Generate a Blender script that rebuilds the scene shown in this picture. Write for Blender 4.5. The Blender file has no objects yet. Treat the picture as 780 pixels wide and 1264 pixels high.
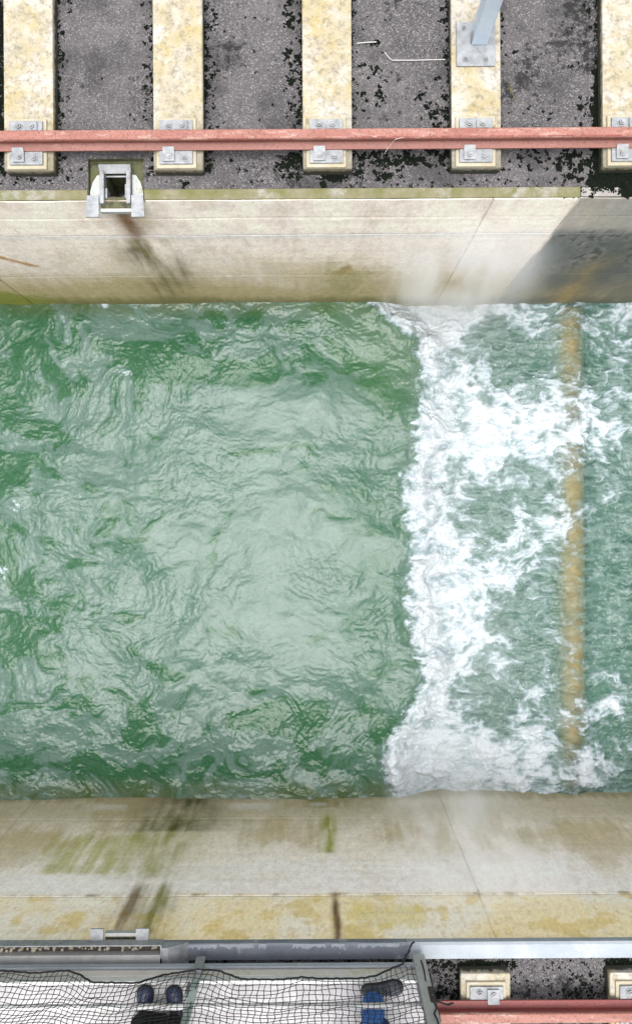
import bpy, bmesh, math, random
import numpy as np
from mathutils import Vector, Matrix

R = math.radians
random.seed(7)
sc = bpy.context.scene

# ------------------------------------------------------------------ camera
# the lens hangs 6.25 m above the canal rim and looks straight down
CAM_H = 6.25
FPX = 1000.0                      # focal length in pixels of the 780 x 1264 photograph
cam_d = bpy.data.cameras.new('camera')
cam = bpy.data.objects.new('camera', cam_d)
sc.collection.objects.link(cam)
cam.location = (0, 0, CAM_H)
cam.rotation_euler = (0, 0, R(-0.35))
cam_d.sensor_fit = 'VERTICAL'
cam_d.sensor_height = 24.0
cam_d.lens = 24.0 * FPX / 1264.0
cam_d.clip_end = 500
cam_d.clip_start = 0.05
sc.camera = cam

# ------------------------------------------------------------------ overcast sky, weak soft sun
SUN_EL, SUN_AZ = 83.0, 200.0      # azimuth clockwise from +Y
w = bpy.data.worlds.new('World')
sc.world = w
w.use_nodes = True
nt = w.node_tree
bg = nt.nodes['Background']
sky = nt.nodes.new('ShaderNodeTexSky')
sky.sky_type = 'NISHITA'
sky.sun_disc = False
sky.sun_elevation = R(SUN_EL)
sky.sun_rotation = R(SUN_AZ)
sky.dust_density = 6.0
sky.air_density = 1.0
hs = nt.nodes.new('ShaderNodeHueSaturation')
hs.inputs['Saturation'].default_value = 0.16     # cloud layer: nearly white light
nt.links.new(sky.outputs[0], hs.inputs['Color'])
nt.links.new(hs.outputs[0], bg.inputs['Color'])
bg.inputs['Strength'].default_value = 0.15

sun_d = bpy.data.lights.new('sun', 'SUN')
sun_d.energy = 0.9
sun_d.angle = R(40)
sun_d.color = (1.0, 0.98, 0.95)
sun = bpy.data.objects.new('sun', sun_d)
sc.collection.objects.link(sun)
_d = Vector((math.sin(R(SUN_AZ)) * math.cos(R(SUN_EL)), math.cos(R(SUN_AZ)) * math.cos(R(SUN_EL)), math.sin(R(SUN_EL))))
sun.rotation_euler = (-_d).to_track_quat('-Z', 'Y').to_euler()
sun.location = _d * 30

sc.view_settings.view_transform = 'Standard'
sc.view_settings.look = 'None'
sc.view_settings.gamma = 1.0
sc.view_settings.exposure = 1.16
sc.view_settings.use_curve_mapping = False
sc.cycles.use_denoising = True
sc.cycles.max_bounces = 8
sc.cycles.volume_bounces = 2
sc.cycles.transparent_max_bounces = 16
sc.cycles.volume_step_rate = 2.0

# ------------------------------------------------------------------ numpy noise
_rng = np.random.RandomState(11)
_perm = np.concatenate([_rng.permutation(256)] * 3).astype(np.int32)
_ga = _rng.rand(256) * 2 * np.pi
_gx, _gy = np.cos(_ga), np.sin(_ga)


def perlin(x, y):
    xi = np.floor(x).astype(np.int64); yi = np.floor(y).astype(np.int64)
    xf = x - xi; yf = y - yi
    xi &= 255; yi &= 255
    u = xf * xf * xf * (xf * (xf * 6 - 15) + 10)
    v = yf * yf * yf * (yf * (yf * 6 - 15) + 10)

    def g(ix, iy, dx, dy):
        h = _perm[_perm[ix] + iy]
        return _gx[h] * dx + _gy[h] * dy
    a = g(xi, yi, xf, yf); b = g(xi + 1, yi, xf - 1, yf)
    c = g(xi, yi + 1, xf, yf - 1); d = g(xi + 1, yi + 1, xf - 1, yf - 1)
    return 1.5 * ((a * (1 - u) + b * u) * (1 - v) + (c * (1 - u) + d * u) * v)


def fbm(x, y, o=5, gain=0.5, lac=2.03, seed=0.0):
    s = 0; a = 1.0; t = 0
    x = x + seed * 17.31; y = y - seed * 9.77
    for i in range(o):
        s = s + a * perlin(x, y); t += a
        a *= gain; x = x * lac + 3.1; y = y * lac + 7.7
    return s / t * 1.6


def ridged(x, y, o=4, gain=0.55, seed=0.0):
    s = 0; a = 1.0; t = 0
    x = x + seed * 13.7; y = y + seed * 5.9
    for i in range(o):
        s = s + a * (1 - np.abs(perlin(x, y)) * 1.6); t += a
        a *= gain; x = x * 2.07 + 1.7; y = y * 2.07 + 9.2
    return s / t


def sst(a, b, x):
    t = np.clip((x - a) / (b - a), 0, 1)
    return t * t * (3 - 2 * t)


def lin(r, g, b):
    f = lambda c: ((c / 255) / 12.92 if c / 255 <= 0.04045 else ((c / 255 + 0.055) / 1.055) ** 2.4)
    return np.array([f(r), f(g), f(b)])


def mixc(a, b, t):
    return a + (b - a) * t[..., None]


# ------------------------------------------------------------------ object helpers
COL = sc.collection


def tag(o, label=None, cat=None, group=None, kind=None):
    if label: o['label'] = label
    if cat: o['category'] = cat
    if group: o['group'] = group
    if kind: o['kind'] = kind
    return o


def thing(name, label, cat, loc=(0, 0, 0), group=None):
    o = bpy.data.objects.new(name, None)
    o.empty_display_size = 0.1
    COL.objects.link(o)
    o.location = loc
    return tag(o, label, cat, group)


def link_mesh(name, me, mat, parent=None, world_loc=None):
    """mesh vertices are world coordinates minus the parent's place"""
    o = bpy.data.objects.new(name, me)
    COL.objects.link(o)
    if mat is not None and not me.materials:
        me.materials.append(mat)
    if parent is not None:
        o.parent = parent
    if world_loc is not None:
        o.location = world_loc
    return o


class MB:
    """collects solid shapes for ONE mesh"""
    def __init__(self):
        self.bm = bmesh.new()

    def box(self, x0, x1, y0, y1, z0, z1, bevel=0.0, seg=2, m=None):
        r = bmesh.ops.create_cube(self.bm, size=1.0)
        vs = r['verts']
        for v in vs:
            v.co = Vector(((x0 + x1) / 2 + v.co.x * (x1 - x0), (y0 + y1) / 2 + v.co.y * (y1 - y0), (z0 + z1) / 2 + v.co.z * (z1 - z0)))
        if m is not None:
            for v in vs: v.co = m @ v.co
        if bevel > 0:
            es = list({e for v in vs for e in v.link_edges})
            bmesh.ops.bevel(self.bm, geom=es, offset=bevel, segments=seg, profile=0.5, affect='EDGES', clamp_overlap=True)
        return self

    def prism(self, pts, axis, a, b):
        """closed polygon swept along axis ('x','y','z') from a to b"""
        def mk(p, t):
            if axis == 'x': return (t, p[0], p[1])
            if axis == 'y': return (p[0], t, p[1])
            return (p[0], p[1], t)
        v0 = [self.bm.verts.new(mk(p, a)) for p in pts]
        v1 = [self.bm.verts.new(mk(p, b)) for p in pts]
        n = len(pts)
        self.bm.faces.new(v0); self.bm.faces.new(list(reversed(v1)))
        for i in range(n):
            self.bm.faces.new((v0[(i + 1) % n], v0[i], v1[i], v1[(i + 1) % n]))
        return self

    def cyl(self, c, r, h, n=12, r2=None):
        m = Matrix.Translation((c[0], c[1], c[2] + h / 2))
        bmesh.ops.create_cone(self.bm, cap_ends=True, segments=n, radius1=r, radius2=r if r2 is None else r2, depth=h, matrix=m)
        return self

    def tube(self, pts, rad, n=6):
        pts = [Vector(p) for p in pts]
        rads = rad if isinstance(rad, (list, tuple)) else [rad] * len(pts)
        rings = []
        for i, p in enumerate(pts):
            d = (pts[min(i + 1, len(pts) - 1)] - pts[max(i - 1, 0)]).normalized()
            up = Vector((0, 0, 1)) if abs(d.z) < 0.9 else Vector((1, 0, 0))
            s = d.cross(up).normalized(); t = s.cross(d).normalized()
            rings.append([self.bm.verts.new(p + (s * math.cos(2 * math.pi * k / n) + t * math.sin(2 * math.pi * k / n)) * rads[i]) for k in range(n)])
        for i in range(len(rings) - 1):
            for k in range(n):
                self.bm.faces.new((rings[i][k], rings[i][(k + 1) % n], rings[i + 1][(k + 1) % n], rings[i + 1][k]))
        self.bm.faces.new(list(reversed(rings[0]))); self.bm.faces.new(rings[-1])
        return self

    def mesh(self, name, smooth=False):
        bmesh.ops.recalc_face_normals(self.bm, faces=self.bm.faces)
        me = bpy.data.meshes.new(name)
        self.bm.to_mesh(me); self.bm.free()
        if smooth:
            for p in me.polygons: p.use_smooth = True
        return me

    def build(self, name, mat, parent=None, loc=None, smooth=False):
        return link_mesh(name, self.mesh(name, smooth), mat, parent, loc)


def np_mesh(name, verts, faces, smooth=True):
    me = bpy.data.meshes.new(name)
    verts = np.asarray(verts, np.float32); faces = np.asarray(faces, np.int32)
    k = faces.shape[1]
    me.vertices.add(len(verts)); me.vertices.foreach_set('co', verts.ravel())
    me.loops.add(faces.size); me.loops.foreach_set('vertex_index', faces.ravel())
    me.polygons.add(len(faces)); me.polygons.foreach_set('loop_start', np.arange(0, faces.size, k, dtype=np.int32))
    me.polygons.foreach_set('use_smooth', np.full(len(faces), smooth))
    me.update(calc_edges=True)
    return me


def grid_faces(nr, nc):
    i = np.arange(nr * nc).reshape(nr, nc)
    return np.stack([i[:-1, :-1], i[:-1, 1:], i[1:, 1:], i[1:, :-1]], -1).reshape(-1, 4)


def col_attr(me, name, rgb):
    a = me.attributes.new(name, 'FLOAT_COLOR', 'POINT')
    c = np.ones((len(me.vertices), 4), np.float32); c[:, :3] = rgb.reshape(-1, 3)
    a.data.foreach_set('color', c.ravel())


def flt_attr(me, name, v):
    a = me.attributes.new(name, 'FLOAT', 'POINT')
    a.data.foreach_set('value', v.astype(np.float32).ravel())


# ------------------------------------------------------------------ materials
class NT:
    def __init__(self, name, world=True):
        self.m = bpy.data.materials.new(name)
        self.m.use_nodes = True
        self.t = self.m.node_tree
        self.b = self.t.nodes['Principled BSDF']
        self.out = self.t.nodes['Material Output']
        tc = self.n('ShaderNodeTexCoord')
        self.obj = tc.outputs['Object']
        self.local = self.obj
        if world: self.obj = self.n('ShaderNodeNewGeometry').outputs['Position']

    def n(self, t, **k):
        o = self.t.nodes.new(t)
        for a, v in k.items(): setattr(o, a, v)
        return o

    def l(self, a, b): self.t.links.new(a, b)

    def mapped(self, s=(1, 1, 1), l=(0, 0, 0)):
        m = self.n('ShaderNodeMapping')
        m.inputs['Scale'].default_value = s; m.inputs['Location'].default_value = l
        self.l(self.obj, m.inputs[0])
        return m.outputs[0]

    def noise(self, scale, detail=4, rough=0.55, vec=None, dist=0.0):
        o = self.n('ShaderNodeTexNoise')
        o.inputs['Scale'].default_value = scale; o.inputs['Detail'].default_value = detail
        o.inputs['Roughness'].default_value = rough; o.inputs['Distortion'].default_value = dist
        self.l(vec if vec is not None else self.obj, o.inputs['Vector'])
        return o.outputs['Fac']

    def vor(self, scale, vec=None, out='Color', feature='F1'):
        o = self.n('ShaderNodeTexVoronoi'); o.feature = feature
        o.inputs['Scale'].default_value = scale
        self.l(vec if vec is not None else self.obj, o.inputs['Vector'])
        return o.outputs[out]

    def ramp(self, fac, stops, interp='LINEAR'):
        o = self.n('ShaderNodeValToRGB'); cr = o.color_ramp; cr.interpolation = interp
        while len(cr.elements) < len(stops): cr.elements.new(0.5)
        for e, (p, c) in zip(cr.elements, stops):
            e.position = p
            e.color = (c, c, c, 1) if isinstance(c, (int, float)) else (c[0], c[1], c[2], 1)
        self.l(fac, o.inputs[0])
        return o.outputs[0]

    def mix(self, f, a, b, mode='MIX'):
        o = self.n('ShaderNodeMix'); o.data_type = 'RGBA'; o.blend_type = mode
        for s, v in ((o.inputs[0], f), (o.inputs[6], a), (o.inputs[7], b)):
            if hasattr(v, 'links'): self.l(v, s)
            elif isinstance(v, (int, float)): s.default_value = v
            else: s.default_value = (v[0], v[1], v[2], 1)
        return o.outputs[2]

    def math(self, op, a, b=0.0):
        o = self.n('ShaderNodeMath'); o.operation = op
        for s, v in ((o.inputs[0], a), (o.inputs[1], b)):
            if hasattr(v, 'links'): self.l(v, s)
            else: s.default_value = v
        return o.outputs[0]

    def attr(self, name, out='Color'):
        o = self.n('ShaderNodeAttribute'); o.attribute_name = name
        return o.outputs[out]

    def bump(self, h, strength=0.3, dist=0.01):
        o = self.n('ShaderNodeBump')
        o.inputs['Strength'].default_value = strength; o.inputs['Distance'].default_value = dist
        self.l(h, o.inputs['Height']); self.l(o.outputs[0], self.b.inputs['Normal'])

    def set(self, col=None, rough=None, metal=None, spec=None):
        for k, v in (('Base Color', col), ('Roughness', rough), ('Metallic', metal), ('Specular IOR Level', spec)):
            if v is None: continue
            if hasattr(v, 'links'): self.l(v, self.b.inputs[k])
            elif isinstance(v, (int, float)): self.b.inputs[k].default_value = v
            else: self.b.inputs[k].default_value = (v[0], v[1], v[2], 1)
        return self


def simple(name, c1, c2, rough=0.6, metal=0.0, scale=8, stain=None, stain_scale=3, stain_lo=0.55, bump=0.2, bdist=0.004, fine=120):
    """two colours mottled by noise, an optional stain colour on top"""
    t = NT(name)
    c = t.mix(t.ramp(t.noise(scale, 6, 0.65), [(0.3, 0), (0.7, 1)]), c1, c2)
    c = t.mix(t.ramp(t.noise(fine, 3, 0.6), [(0.35, 0.0), (0.7, 0.35)]), c, [v * 0.55 for v in c1])
    if stain is not None:
        c = t.mix(t.ramp(t.noise(stain_scale, 6, 0.7, t.mapped((1, 1, 1), (3.3, 1.2, 0))), [(stain_lo, 0), (stain_lo + 0.13, 0.9)]), c, stain)
    t.set(c, rough, metal, 0.35)
    t.bump(t.noise(fine * 0.8, 4, 0.65), bump, bdist)
    return t.m


M = {}


def wall_material():
    t = NT('canal_wall_concrete')
    base = t.attr('Col')
    f = t.noise(55, 4, 0.7, t.mapped((1, 1, 0.4)))
    c = t.mix(t.ramp(f, [(0.3, 0.22), (0.5, 0.0)]), base, (0.16, 0.14, 0.10))
    sp = t.vor(110, t.mapped((1, 1, 0.5)), out='Distance')
    c = t.mix(t.ramp(sp, [(0.10, 0.35), (0.25, 0.0)]), c, (0.07, 0.06, 0.045))
    t.set(c, 0.75, 0.0, 0.3)
    h = t.math('ADD', t.noise(60, 5, 0.7), t.math('MULTIPLY', t.noise(9, 5, 0.65, t.mapped((1, 1, 0.5))), 0.8))
    t.bump(h, 0.4, 0.008)
    return t.m


def aggregate_material():
    """exposed-aggregate concrete: pebbles of many greys, washed-out paste, dark wet zones"""
    t = NT('exposed_aggregate')
    cells = t.vor(95, out='Color')
    g = t.n('ShaderNodeSeparateColor'); t.l(cells, g.inputs[0])
    peb = t.ramp(g.outputs[0], [(0.0, (0.02, 0.019, 0.021)), (0.35, (0.068, 0.062, 0.066)), (0.75, (0.125, 0.116, 0.12)), (1.0, (0.28, 0.265, 0.265))])
    d = t.vor(95, out='Distance')
    peb = t.mix(t.ramp(d, [(0.35, 0.0), (0.75, 0.75)]), peb, (0.075, 0.07, 0.072))
    fine = t.noise(240, 3, 0.7)
    peb = t.mix(t.ramp(fine, [(0.41, 0.9), (0.50, 0.0)]), peb, (0.018, 0.017, 0.019))
    peb = t.mix(t.ramp(fine, [(0.55, 0.0), (0.64, 0.85)]), peb, (0.26, 0.248, 0.25))
    big = t.noise(1.7, 5, 0.6)
    c = t.mix(t.ramp(big, [(0.42, 0.0), (0.68, 0.40)]), peb, (0.145, 0.134, 0.136))
    c = t.mix(t.ramp(t.noise(2.3, 6, 0.65, t.mapped((1, 1, 1), (5, 2, 0))), [(0.48, 0.0), (0.64, 0.65)]), c, (0.03, 0.029, 0.031))
    rag = t.math('ADD', t.math('MULTIPLY', t.noise(1.1, 3, 0.5, t.mapped((1, 1, 1), (1, 8, 0))), 0.55), t.math('MULTIPLY', t.noise(16, 6, 0.75), 0.45))
    c = t.mix(t.ramp(rag, [(0.565, 0.0), (0.60, 0.9)]), c, (0.012, 0.013, 0.012))
    t.set(c, 0.85, 0.0, 0.25)
    t.bump(t.math('ADD', t.math('MULTIPLY', d, -1.0), t.math('MULTIPLY', fine, 0.6)), 0.6, 0.01)
    return t.m


def sleeper_material():
    t = NT('pale_precast_concrete')
    n1 = t.noise(3.2, 6, 0.65)
    c = t.mix(t.ramp(n1, [(0.36, 0), (0.64, 1)]), (0.32, 0.30, 0.26), (0.31, 0.255, 0.125))
    n2 = t.noise(4.1, 6, 0.7, t.mapped((1, 1, 1), (7, 3, 1)))
    c = t.mix(t.ramp(n2, [(0.46, 0), (0.62, 0.85)]), c, (0.39, 0.37, 0.34))
    c = t.mix(t.ramp(t.noise(22, 5, 0.75), [(0.48, 0), (0.66, 0.75)]), c, (0.14, 0.125, 0.095))
    c = t.mix(t.ramp(t.noise(70, 3, 0.7), [(0.62, 0), (0.70, 0.7)]), c, (0.08, 0.075, 0.06))
    gp = t.n('ShaderNodeNewGeometry'); gs = t.n('ShaderNodeSeparateXYZ'); t.l(gp.outputs['Position'], gs.inputs[0])
    en = t.math('MULTIPLY', t.math('GREATER_THAN', gs.outputs[1], 0.0), t.ramp(t.math('ADD', t.math('SUBTRACT', 2.85, gs.outputs[1]), t.math('MULTIPLY', t.noise(9, 5, 0.7), 0.35)), [(0.10, 0.0), (0.42, 0.75)]))
    c = t.mix(en, c, (0.13, 0.12, 0.085))
    # moss creeping up from the ground on the sides
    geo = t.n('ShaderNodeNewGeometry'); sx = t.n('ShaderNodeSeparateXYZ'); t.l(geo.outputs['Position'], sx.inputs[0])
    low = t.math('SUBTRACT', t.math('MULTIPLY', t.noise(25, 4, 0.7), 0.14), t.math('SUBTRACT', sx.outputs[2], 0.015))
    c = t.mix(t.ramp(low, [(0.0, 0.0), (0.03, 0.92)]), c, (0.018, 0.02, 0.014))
    t.set(c, 0.8, 0.0, 0.25)
    t.bump(t.noise(80, 5, 0.7), 0.35, 0.006)
    return t.m


def red_paint(name, c1, c2, worn, lo=0.62):
    t = NT(name)
    v = t.mapped((0.5, 2.2, 2.2))
    c = t.mix(t.ramp(t.noise(3, 6, 0.65, v), [(0.35, 0), (0.65, 1)]), c1, c2)
    c = t.mix(t.ramp(t.noise(9, 6, 0.75, v), [(lo, 0), (lo + 0.08, 0.85)]), c, worn)
    c = t.mix(t.ramp(t.noise(60, 3, 0.6), [(0.50, 0), (0.68, 0.7)]), c, (0.09, 0.035, 0.028))
    t.set(c, 0.55, 0.0, 0.4)
    t.bump(t.noise(50, 5, 0.7), 0.25, 0.003)
    return t.m


def steel(name, c1, c2, rough=0.5, rust=None, lo=0.66):
    t = NT(name)
    c = t.mix(t.ramp(t.noise(14, 5, 0.7), [(0.35, 0), (0.65, 1)]), c1, c2)
    if rust is not None:
        c = t.mix(t.ramp(t.noise(11, 6, 0.75, t.mapped((1, 1, 1), (2, 9, 4))), [(lo, 0), (lo + 0.1, 0.8)]), c, rust)
    t.set(c, rough, 0.25, 0.5)
    t.bump(t.noise(70, 4, 0.6), 0.15, 0.003)
    return t.m


M['wall'] = wall_material()
M['agg'] = aggregate_material()
M['sleeper'] = sleeper_material()
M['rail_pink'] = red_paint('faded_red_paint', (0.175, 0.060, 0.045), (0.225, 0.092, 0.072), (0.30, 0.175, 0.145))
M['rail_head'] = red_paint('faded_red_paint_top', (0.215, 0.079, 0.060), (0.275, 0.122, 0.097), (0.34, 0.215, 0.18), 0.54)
M['rail_maroon'] = red_paint('dark_red_paint', (0.17, 0.035, 0.035), (0.22, 0.05, 0.045), (0.34, 0.12, 0.10), 0.66)
M['galv'] = steel('galvanised_steel', (0.165, 0.177, 0.19), (0.28, 0.29, 0.30), 0.55, (0.13, 0.09, 0.055), 0.58)
M['bolt'] = steel('dull_bolt_steel', (0.16, 0.16, 0.17), (0.30, 0.30, 0.31), 0.45, (0.10, 0.06, 0.04), 0.62)
M['grout'] = simple('grout', (0.33, 0.285, 0.19), (0.40, 0.37, 0.30), 0.85, 0, 9, (0.16, 0.12, 0.06), 6, 0.56)
M['mosscope'] = simple('mossy_rim', (0.20, 0.18, 0.125), (0.105, 0.11, 0.028), 0.9, 0, 7, (0.26, 0.255, 0.23), 5.0, 0.54, 0.4, 0.01, 60)
M['rimgrey'] = simple('grey_rim', (0.20, 0.185, 0.18), (0.30, 0.28, 0.26), 0.9, 0, 4, (0.05, 0.05, 0.045), 5, 0.58, 0.4, 0.01, 60)
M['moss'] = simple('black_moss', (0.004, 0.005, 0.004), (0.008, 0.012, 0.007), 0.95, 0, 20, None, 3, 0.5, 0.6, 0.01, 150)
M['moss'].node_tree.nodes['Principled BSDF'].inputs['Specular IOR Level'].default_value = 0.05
M['plate_blue'] = simple('pale_blue_steel_edge', (0.235, 0.27, 0.305), (0.32, 0.345, 0.375), 0.5, 0.1, 4, (0.35, 0.37, 0.38), 4, 0.56)
M['plate_grey'] = simple('grey_blue_steel_edge', (0.12, 0.135, 0.165), (0.19, 0.205, 0.235), 0.5, 0.1, 5, (0.42, 0.44, 0.46), 5, 0.60)
M['post_blue'] = steel('pale_blue_painted_steel', (0.46, 0.57, 0.68), (0.54, 0.63, 0.72), 0.4, (0.25, 0.30, 0.30), 0.7)
M['cable_grey'] = steel('grey_sheet_steel', (0.30, 0.31, 0.30), (0.38, 0.38, 0.37), 0.55, (0.22, 0.18, 0.12), 0.7)
M['dark'] = simple('dark_grating', (0.02, 0.018, 0.017), (0.06, 0.05, 0.045), 0.85, 0, 18, (0.13, 0.11, 0.09), 12, 0.58)
M['fascia'] = simple('pale_board', (0.48, 0.46, 0.42), (0.58, 0.57, 0.54), 0.7, 0, 6, (0.34, 0.31, 0.10), 3.5, 0.58, 0.2, 0.004, 60)
M['deck'] = simple('bleached_deck_board', (0.33, 0.32, 0.33), (0.46, 0.45, 0.45), 0.75, 0, 10, (0.34, 0.32, 0.30), 8, 0.56, 0.3, 0.004, 110)
M['white_tube'] = steel('white_painted_tube', (0.56, 0.56, 0.56), (0.64, 0.64, 0.63), 0.4)
M['post_green'] = steel('grey_green_steel', (0.36, 0.43, 0.42), (0.46, 0.52, 0.51), 0.45, (0.30, 0.31, 0.30), 0.66)
M['net'] = simple('black_net_cord', (0.008, 0.008, 0.009), (0.02, 0.02, 0.022), 0.8, 0, 40)
M['hole'] = simple('dark_wet_concrete', (0.02, 0.02, 0.017), (0.05, 0.048, 0.04), 0.6, 0, 9, (0.09, 0.08, 0.05), 6, 0.58)
M['niche'] = simple('mossy_niche_concrete', (0.10, 0.095, 0.06), (0.075, 0.085, 0.03), 0.9, 0, 12, (0.02, 0.02, 0.016), 14, 0.50, 0.5, 0.01, 60)
M['lime'] = simple('lime_crust', (0.34, 0.365, 0.37), (0.42, 0.42, 0.38), 0.8, 0, 14, (0.20, 0.19, 0.10), 16, 0.54, 0.5, 0.01, 50)
M['bed'] = simple('canal_bed', (0.04, 0.07, 0.04), (0.07, 0.09, 0.05), 0.9, 0, 2)
M['sill'] = simple('tan_sill_timber', (0.60, 0.45, 0.20), (0.64, 0.50, 0.27), 0.7, 0, 6, (0.60, 0.34, 0.14), 4, 0.55)
M['wire'] = steel('bare_wire', (0.42, 0.41, 0.40), (0.5, 0.49, 0.47), 0.6)
M['twig'] = simple('dry_twig', (0.09, 0.07, 0.03), (0.14, 0.12, 0.05), 0.9, 0, 30)

# ------------------------------------------------------------------ the place: measures in metres
RIM_N, RIM_S = 2.41, -3.325           # canal edges at rim height (z = 0)
LEDGE = -0.73                         # seam between upper band and wall
WAT_N, WAT_S = 2.375, -3.235          # where the walls meet the water
WZ = -3.0                             # mean water level
X0, X1 = -9.0, 9.0
JOINTS = [-7.76, -3.19, 1.38, 5.95]   # pour joints in the walls

# ---- ground either side of the canal, with a hole for the drain niche
DR_X = -1.525                         # drains stand opposite each other


def sheet_rects(name, rects, z, mat, depth=0.4):
    mb = MB()
    for (a, b, c, d) in rects: 
        vs = [mb.bm.verts.new(p) for p in ((a, c, z), (b, c, z), (b, d, z), (a, d, z))]
        mb.bm.faces.new(vs)
    bmesh.ops.remove_doubles(mb.bm, verts=mb.bm.verts, dist=1e-4)
    o = mb.build(name, mat)
    return tag(o, kind='structure')


NX0, NX1, NY0, NY1 = DR_X - 0.215, DR_X + 0.215, 2.41, 2.735    # niche footprint
gN = sheet_rects('ground', [(-60, NX0, 2.497, NY1), (NX1, 60, 2.497, NY1), (-60, NX0, NY1, 60), (NX0, NX1, NY1, 60), (NX1, 60, NY1, 60)], 0.0, M['agg'])
gS = sheet_rects('ground', [(-60, 60, -60, -3.445)], 0.0, M['agg'])


# ---- canal walls
def wall_colour(X, z, side):
    """concrete albedo with its stains; z from -3.4 (under water) to 0 (rim)"""
    s = 3.0 if side == 'N' else 8.0
    n1 = fbm(X * 0.8, z * 0.8, 5, seed=s); n2 = fbm(X * 3.2, z * 1.3, 6, 0.6, seed=s + 1)
    streak = fbm(X * 10, z * 0.45, 5, 0.6, seed=s + 2); lay = fbm(X * 0.35, z * 11, 4, seed=s + 3)
    fine = fbm(X * 16, z * 6, 5, 0.65, seed=s + 4)
    t = n1 * 0.6 + n2 * 0.4 + streak * 0.15 + lay * 0.15
    if side == 'N':
        c = mixc(np.broadcast_to(np.array([0.82, 0.725, 0.645]), X.shape + (3,)), np.array([0.71, 0.63, 0.57]), sst(-0.3, 0.4, t))
        g = sst(-1.0, -2.5, z + 0.45 * n1 + 0.25 * streak)
        c = mixc(c, np.array([0.38, 0.31, 0.165]), g * 0.97)
        c = mixc(c, np.array([0.82, 0.76, 0.65]), sst(-0.73, -0.6, z) * sst(0.3, -0.3, n2) * 0.8)
        c = mixc(c, np.array([0.50, 0.40, 0.22]), sst(0.15, 0.7, n2 + 0.6 * streak) * 0.25)
        c = mixc(c, np.array([0.23, 0.22, 0.07]), sst(-2.55, -2.95, z + 0.15 * n1 + 0.1 * streak) * sst(0.25, -0.05, X * 0.08 + 0.3 * n1) * 0.85)
        c = mixc(c, np.array([0.50, 0.56, 0.60]), sst(0.1, 0.02, np.abs(z + 0.76 + 0.03 * n2)) * 0.30)
        c = mixc(c, np.array([0.14, 0.13, 0.06]), sst(-2.62, -2.95, z + 0.13 * streak + 0.12 * n2) * 0.8)
        # drain runs
        def run(xc, wd, z0, z1, col, a, k=0.5):
            nonlocal c
            m = np.exp(-((X - xc - 0.06 * n1 * np.clip(-z, 0, 3)) / wd) ** 2) * sst(z0, z0 - 0.12, z) * sst(z1, z1 + 0.9, z)
            c = mixc(c, np.array(col), np.clip(m * (0.65 + k * streak + 0.5 * n2), 0, 1) * a)
        run(-1.53, 0.11, 0.35, -1.4, (0.17, 0.075, 0.018), 1.0, 0.1)
        run(-1.53, 0.05, 0.35, -1.2, (0.10, 0.045, 0.012), 1.0, 0.1)
        run(-1.40, 0.05, 0.10, -0.9, (0.30, 0.22, 0.07), 0.85, 0.3)
        run(-1.50, 0.25, -0.75, -3.6, (0.15, 0.13, 0.05), 0.97, 0.8)
        run(-1.62, 0.05, -1.0, -1.9, (0.05, 0.045, 0.03), 0.9, 0.8)
        run(2.78, 0.15, -1.2, -3.6, (0.36, 0.25, 0.07), 0.5)
        def blob(xc, zc, rx, rz, col, a):
            nonlocal c
            m = sst(1.1, 0.4, np.sqrt(((X - xc) / rx) ** 2 + ((z - zc) / rz) ** 2) + 0.5 * n2 + 0.3 * fine)
            c = mixc(c, np.array(col), m * a)
        blob(0.30, -1.75, 0.10, 0.22, (0.30, 0.17, 0.05), 0.8)
        blob(0.30, -2.1, 0.28, 0.7, (0.27, 0.25, 0.10), 0.6)
        for k in range(10):     # orange scratch
            blob(-2.95 + k * 0.03, -1.25 - k * 0.035, 0.05, 0.05, (0.42, 0.22, 0.07), 0.8)
        blob(-3.3, -2.75, 0.45, 0.35, (0.20, 0.22, 0.03), 0.85)
        # the much darker length of wall beyond the end of the rim strip
        greyed = sst(2.03, 2.075, X + 0.02 * n2)
        dk = greyed * (0.68 + 0.30 * sst(-0.55, -0.80, z) * sst(-2.9, -1.9, z + 0.2 * n1)) 
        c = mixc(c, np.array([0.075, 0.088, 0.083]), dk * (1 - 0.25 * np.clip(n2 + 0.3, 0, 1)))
        c = mixc(c, np.array([0.035, 0.04, 0.04]), greyed * sst(0.05, 0.5, fine + 0.7 * n2) * sst(-0.5, -0.85, z) * sst(-2.3, -1.3, z) * 0.9)
        c = mixc(c, np.array([0.36, 0.25, 0.08]), np.exp(-((X - 2.78) / 0.16) ** 2) * sst(-1.1, -1.9, z) * (0.32 + 0.3 * n2).clip(0, 1))
    else:
        c = mixc(np.broadcast_to(np.array([0.76, 0.675, 0.57]), X.shape + (3,)), np.array([0.60, 0.525, 0.42]), sst(-0.3, 0.4, t))
        # bleached belt under the ledge
        c = mixc(c, np.array([0.82, 0.77, 0.73]), sst(-1.85, -1.2, z + 0.35 * n1 + 0.2 * streak) * 0.9)
        c = mixc(c, np.array([0.80, 0.77, 0.72]), sst(-0.05, 0.35, n2 + 0.4 * streak) * sst(-2.0, -1.3, z) * sst(-0.4, -1.4, X * 0.9 + 0.3 * n1) * 0.9)
        c = mixc(c, np.array([0.33, 0.30, 0.10]), sst(-0.05, 0.5, n1 * 0.7 + 0.6 * streak + 0.4 * n2) * sst(-1.1, -2.0, z) * 0.45)
        c = mixc(c, np.array([0.13, 0.12, 0.05]), sst(-2.78, -3.0, z + 0.12 * streak + 0.1 * n2) * 0.85)
        c = mixc(c, np.array([0.50, 0.40, 0.24]), sst(0.0, 0.6, n1 + 0.5 * n2) * sst(-0.8, -1.4, z) * 0.6)
        c = mixc(c, np.array([0.33, 0.29, 0.165]), sst(-1.9, -2.7, z + 0.25 * n1 + 0.15 * streak) * 0.7)
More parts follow.
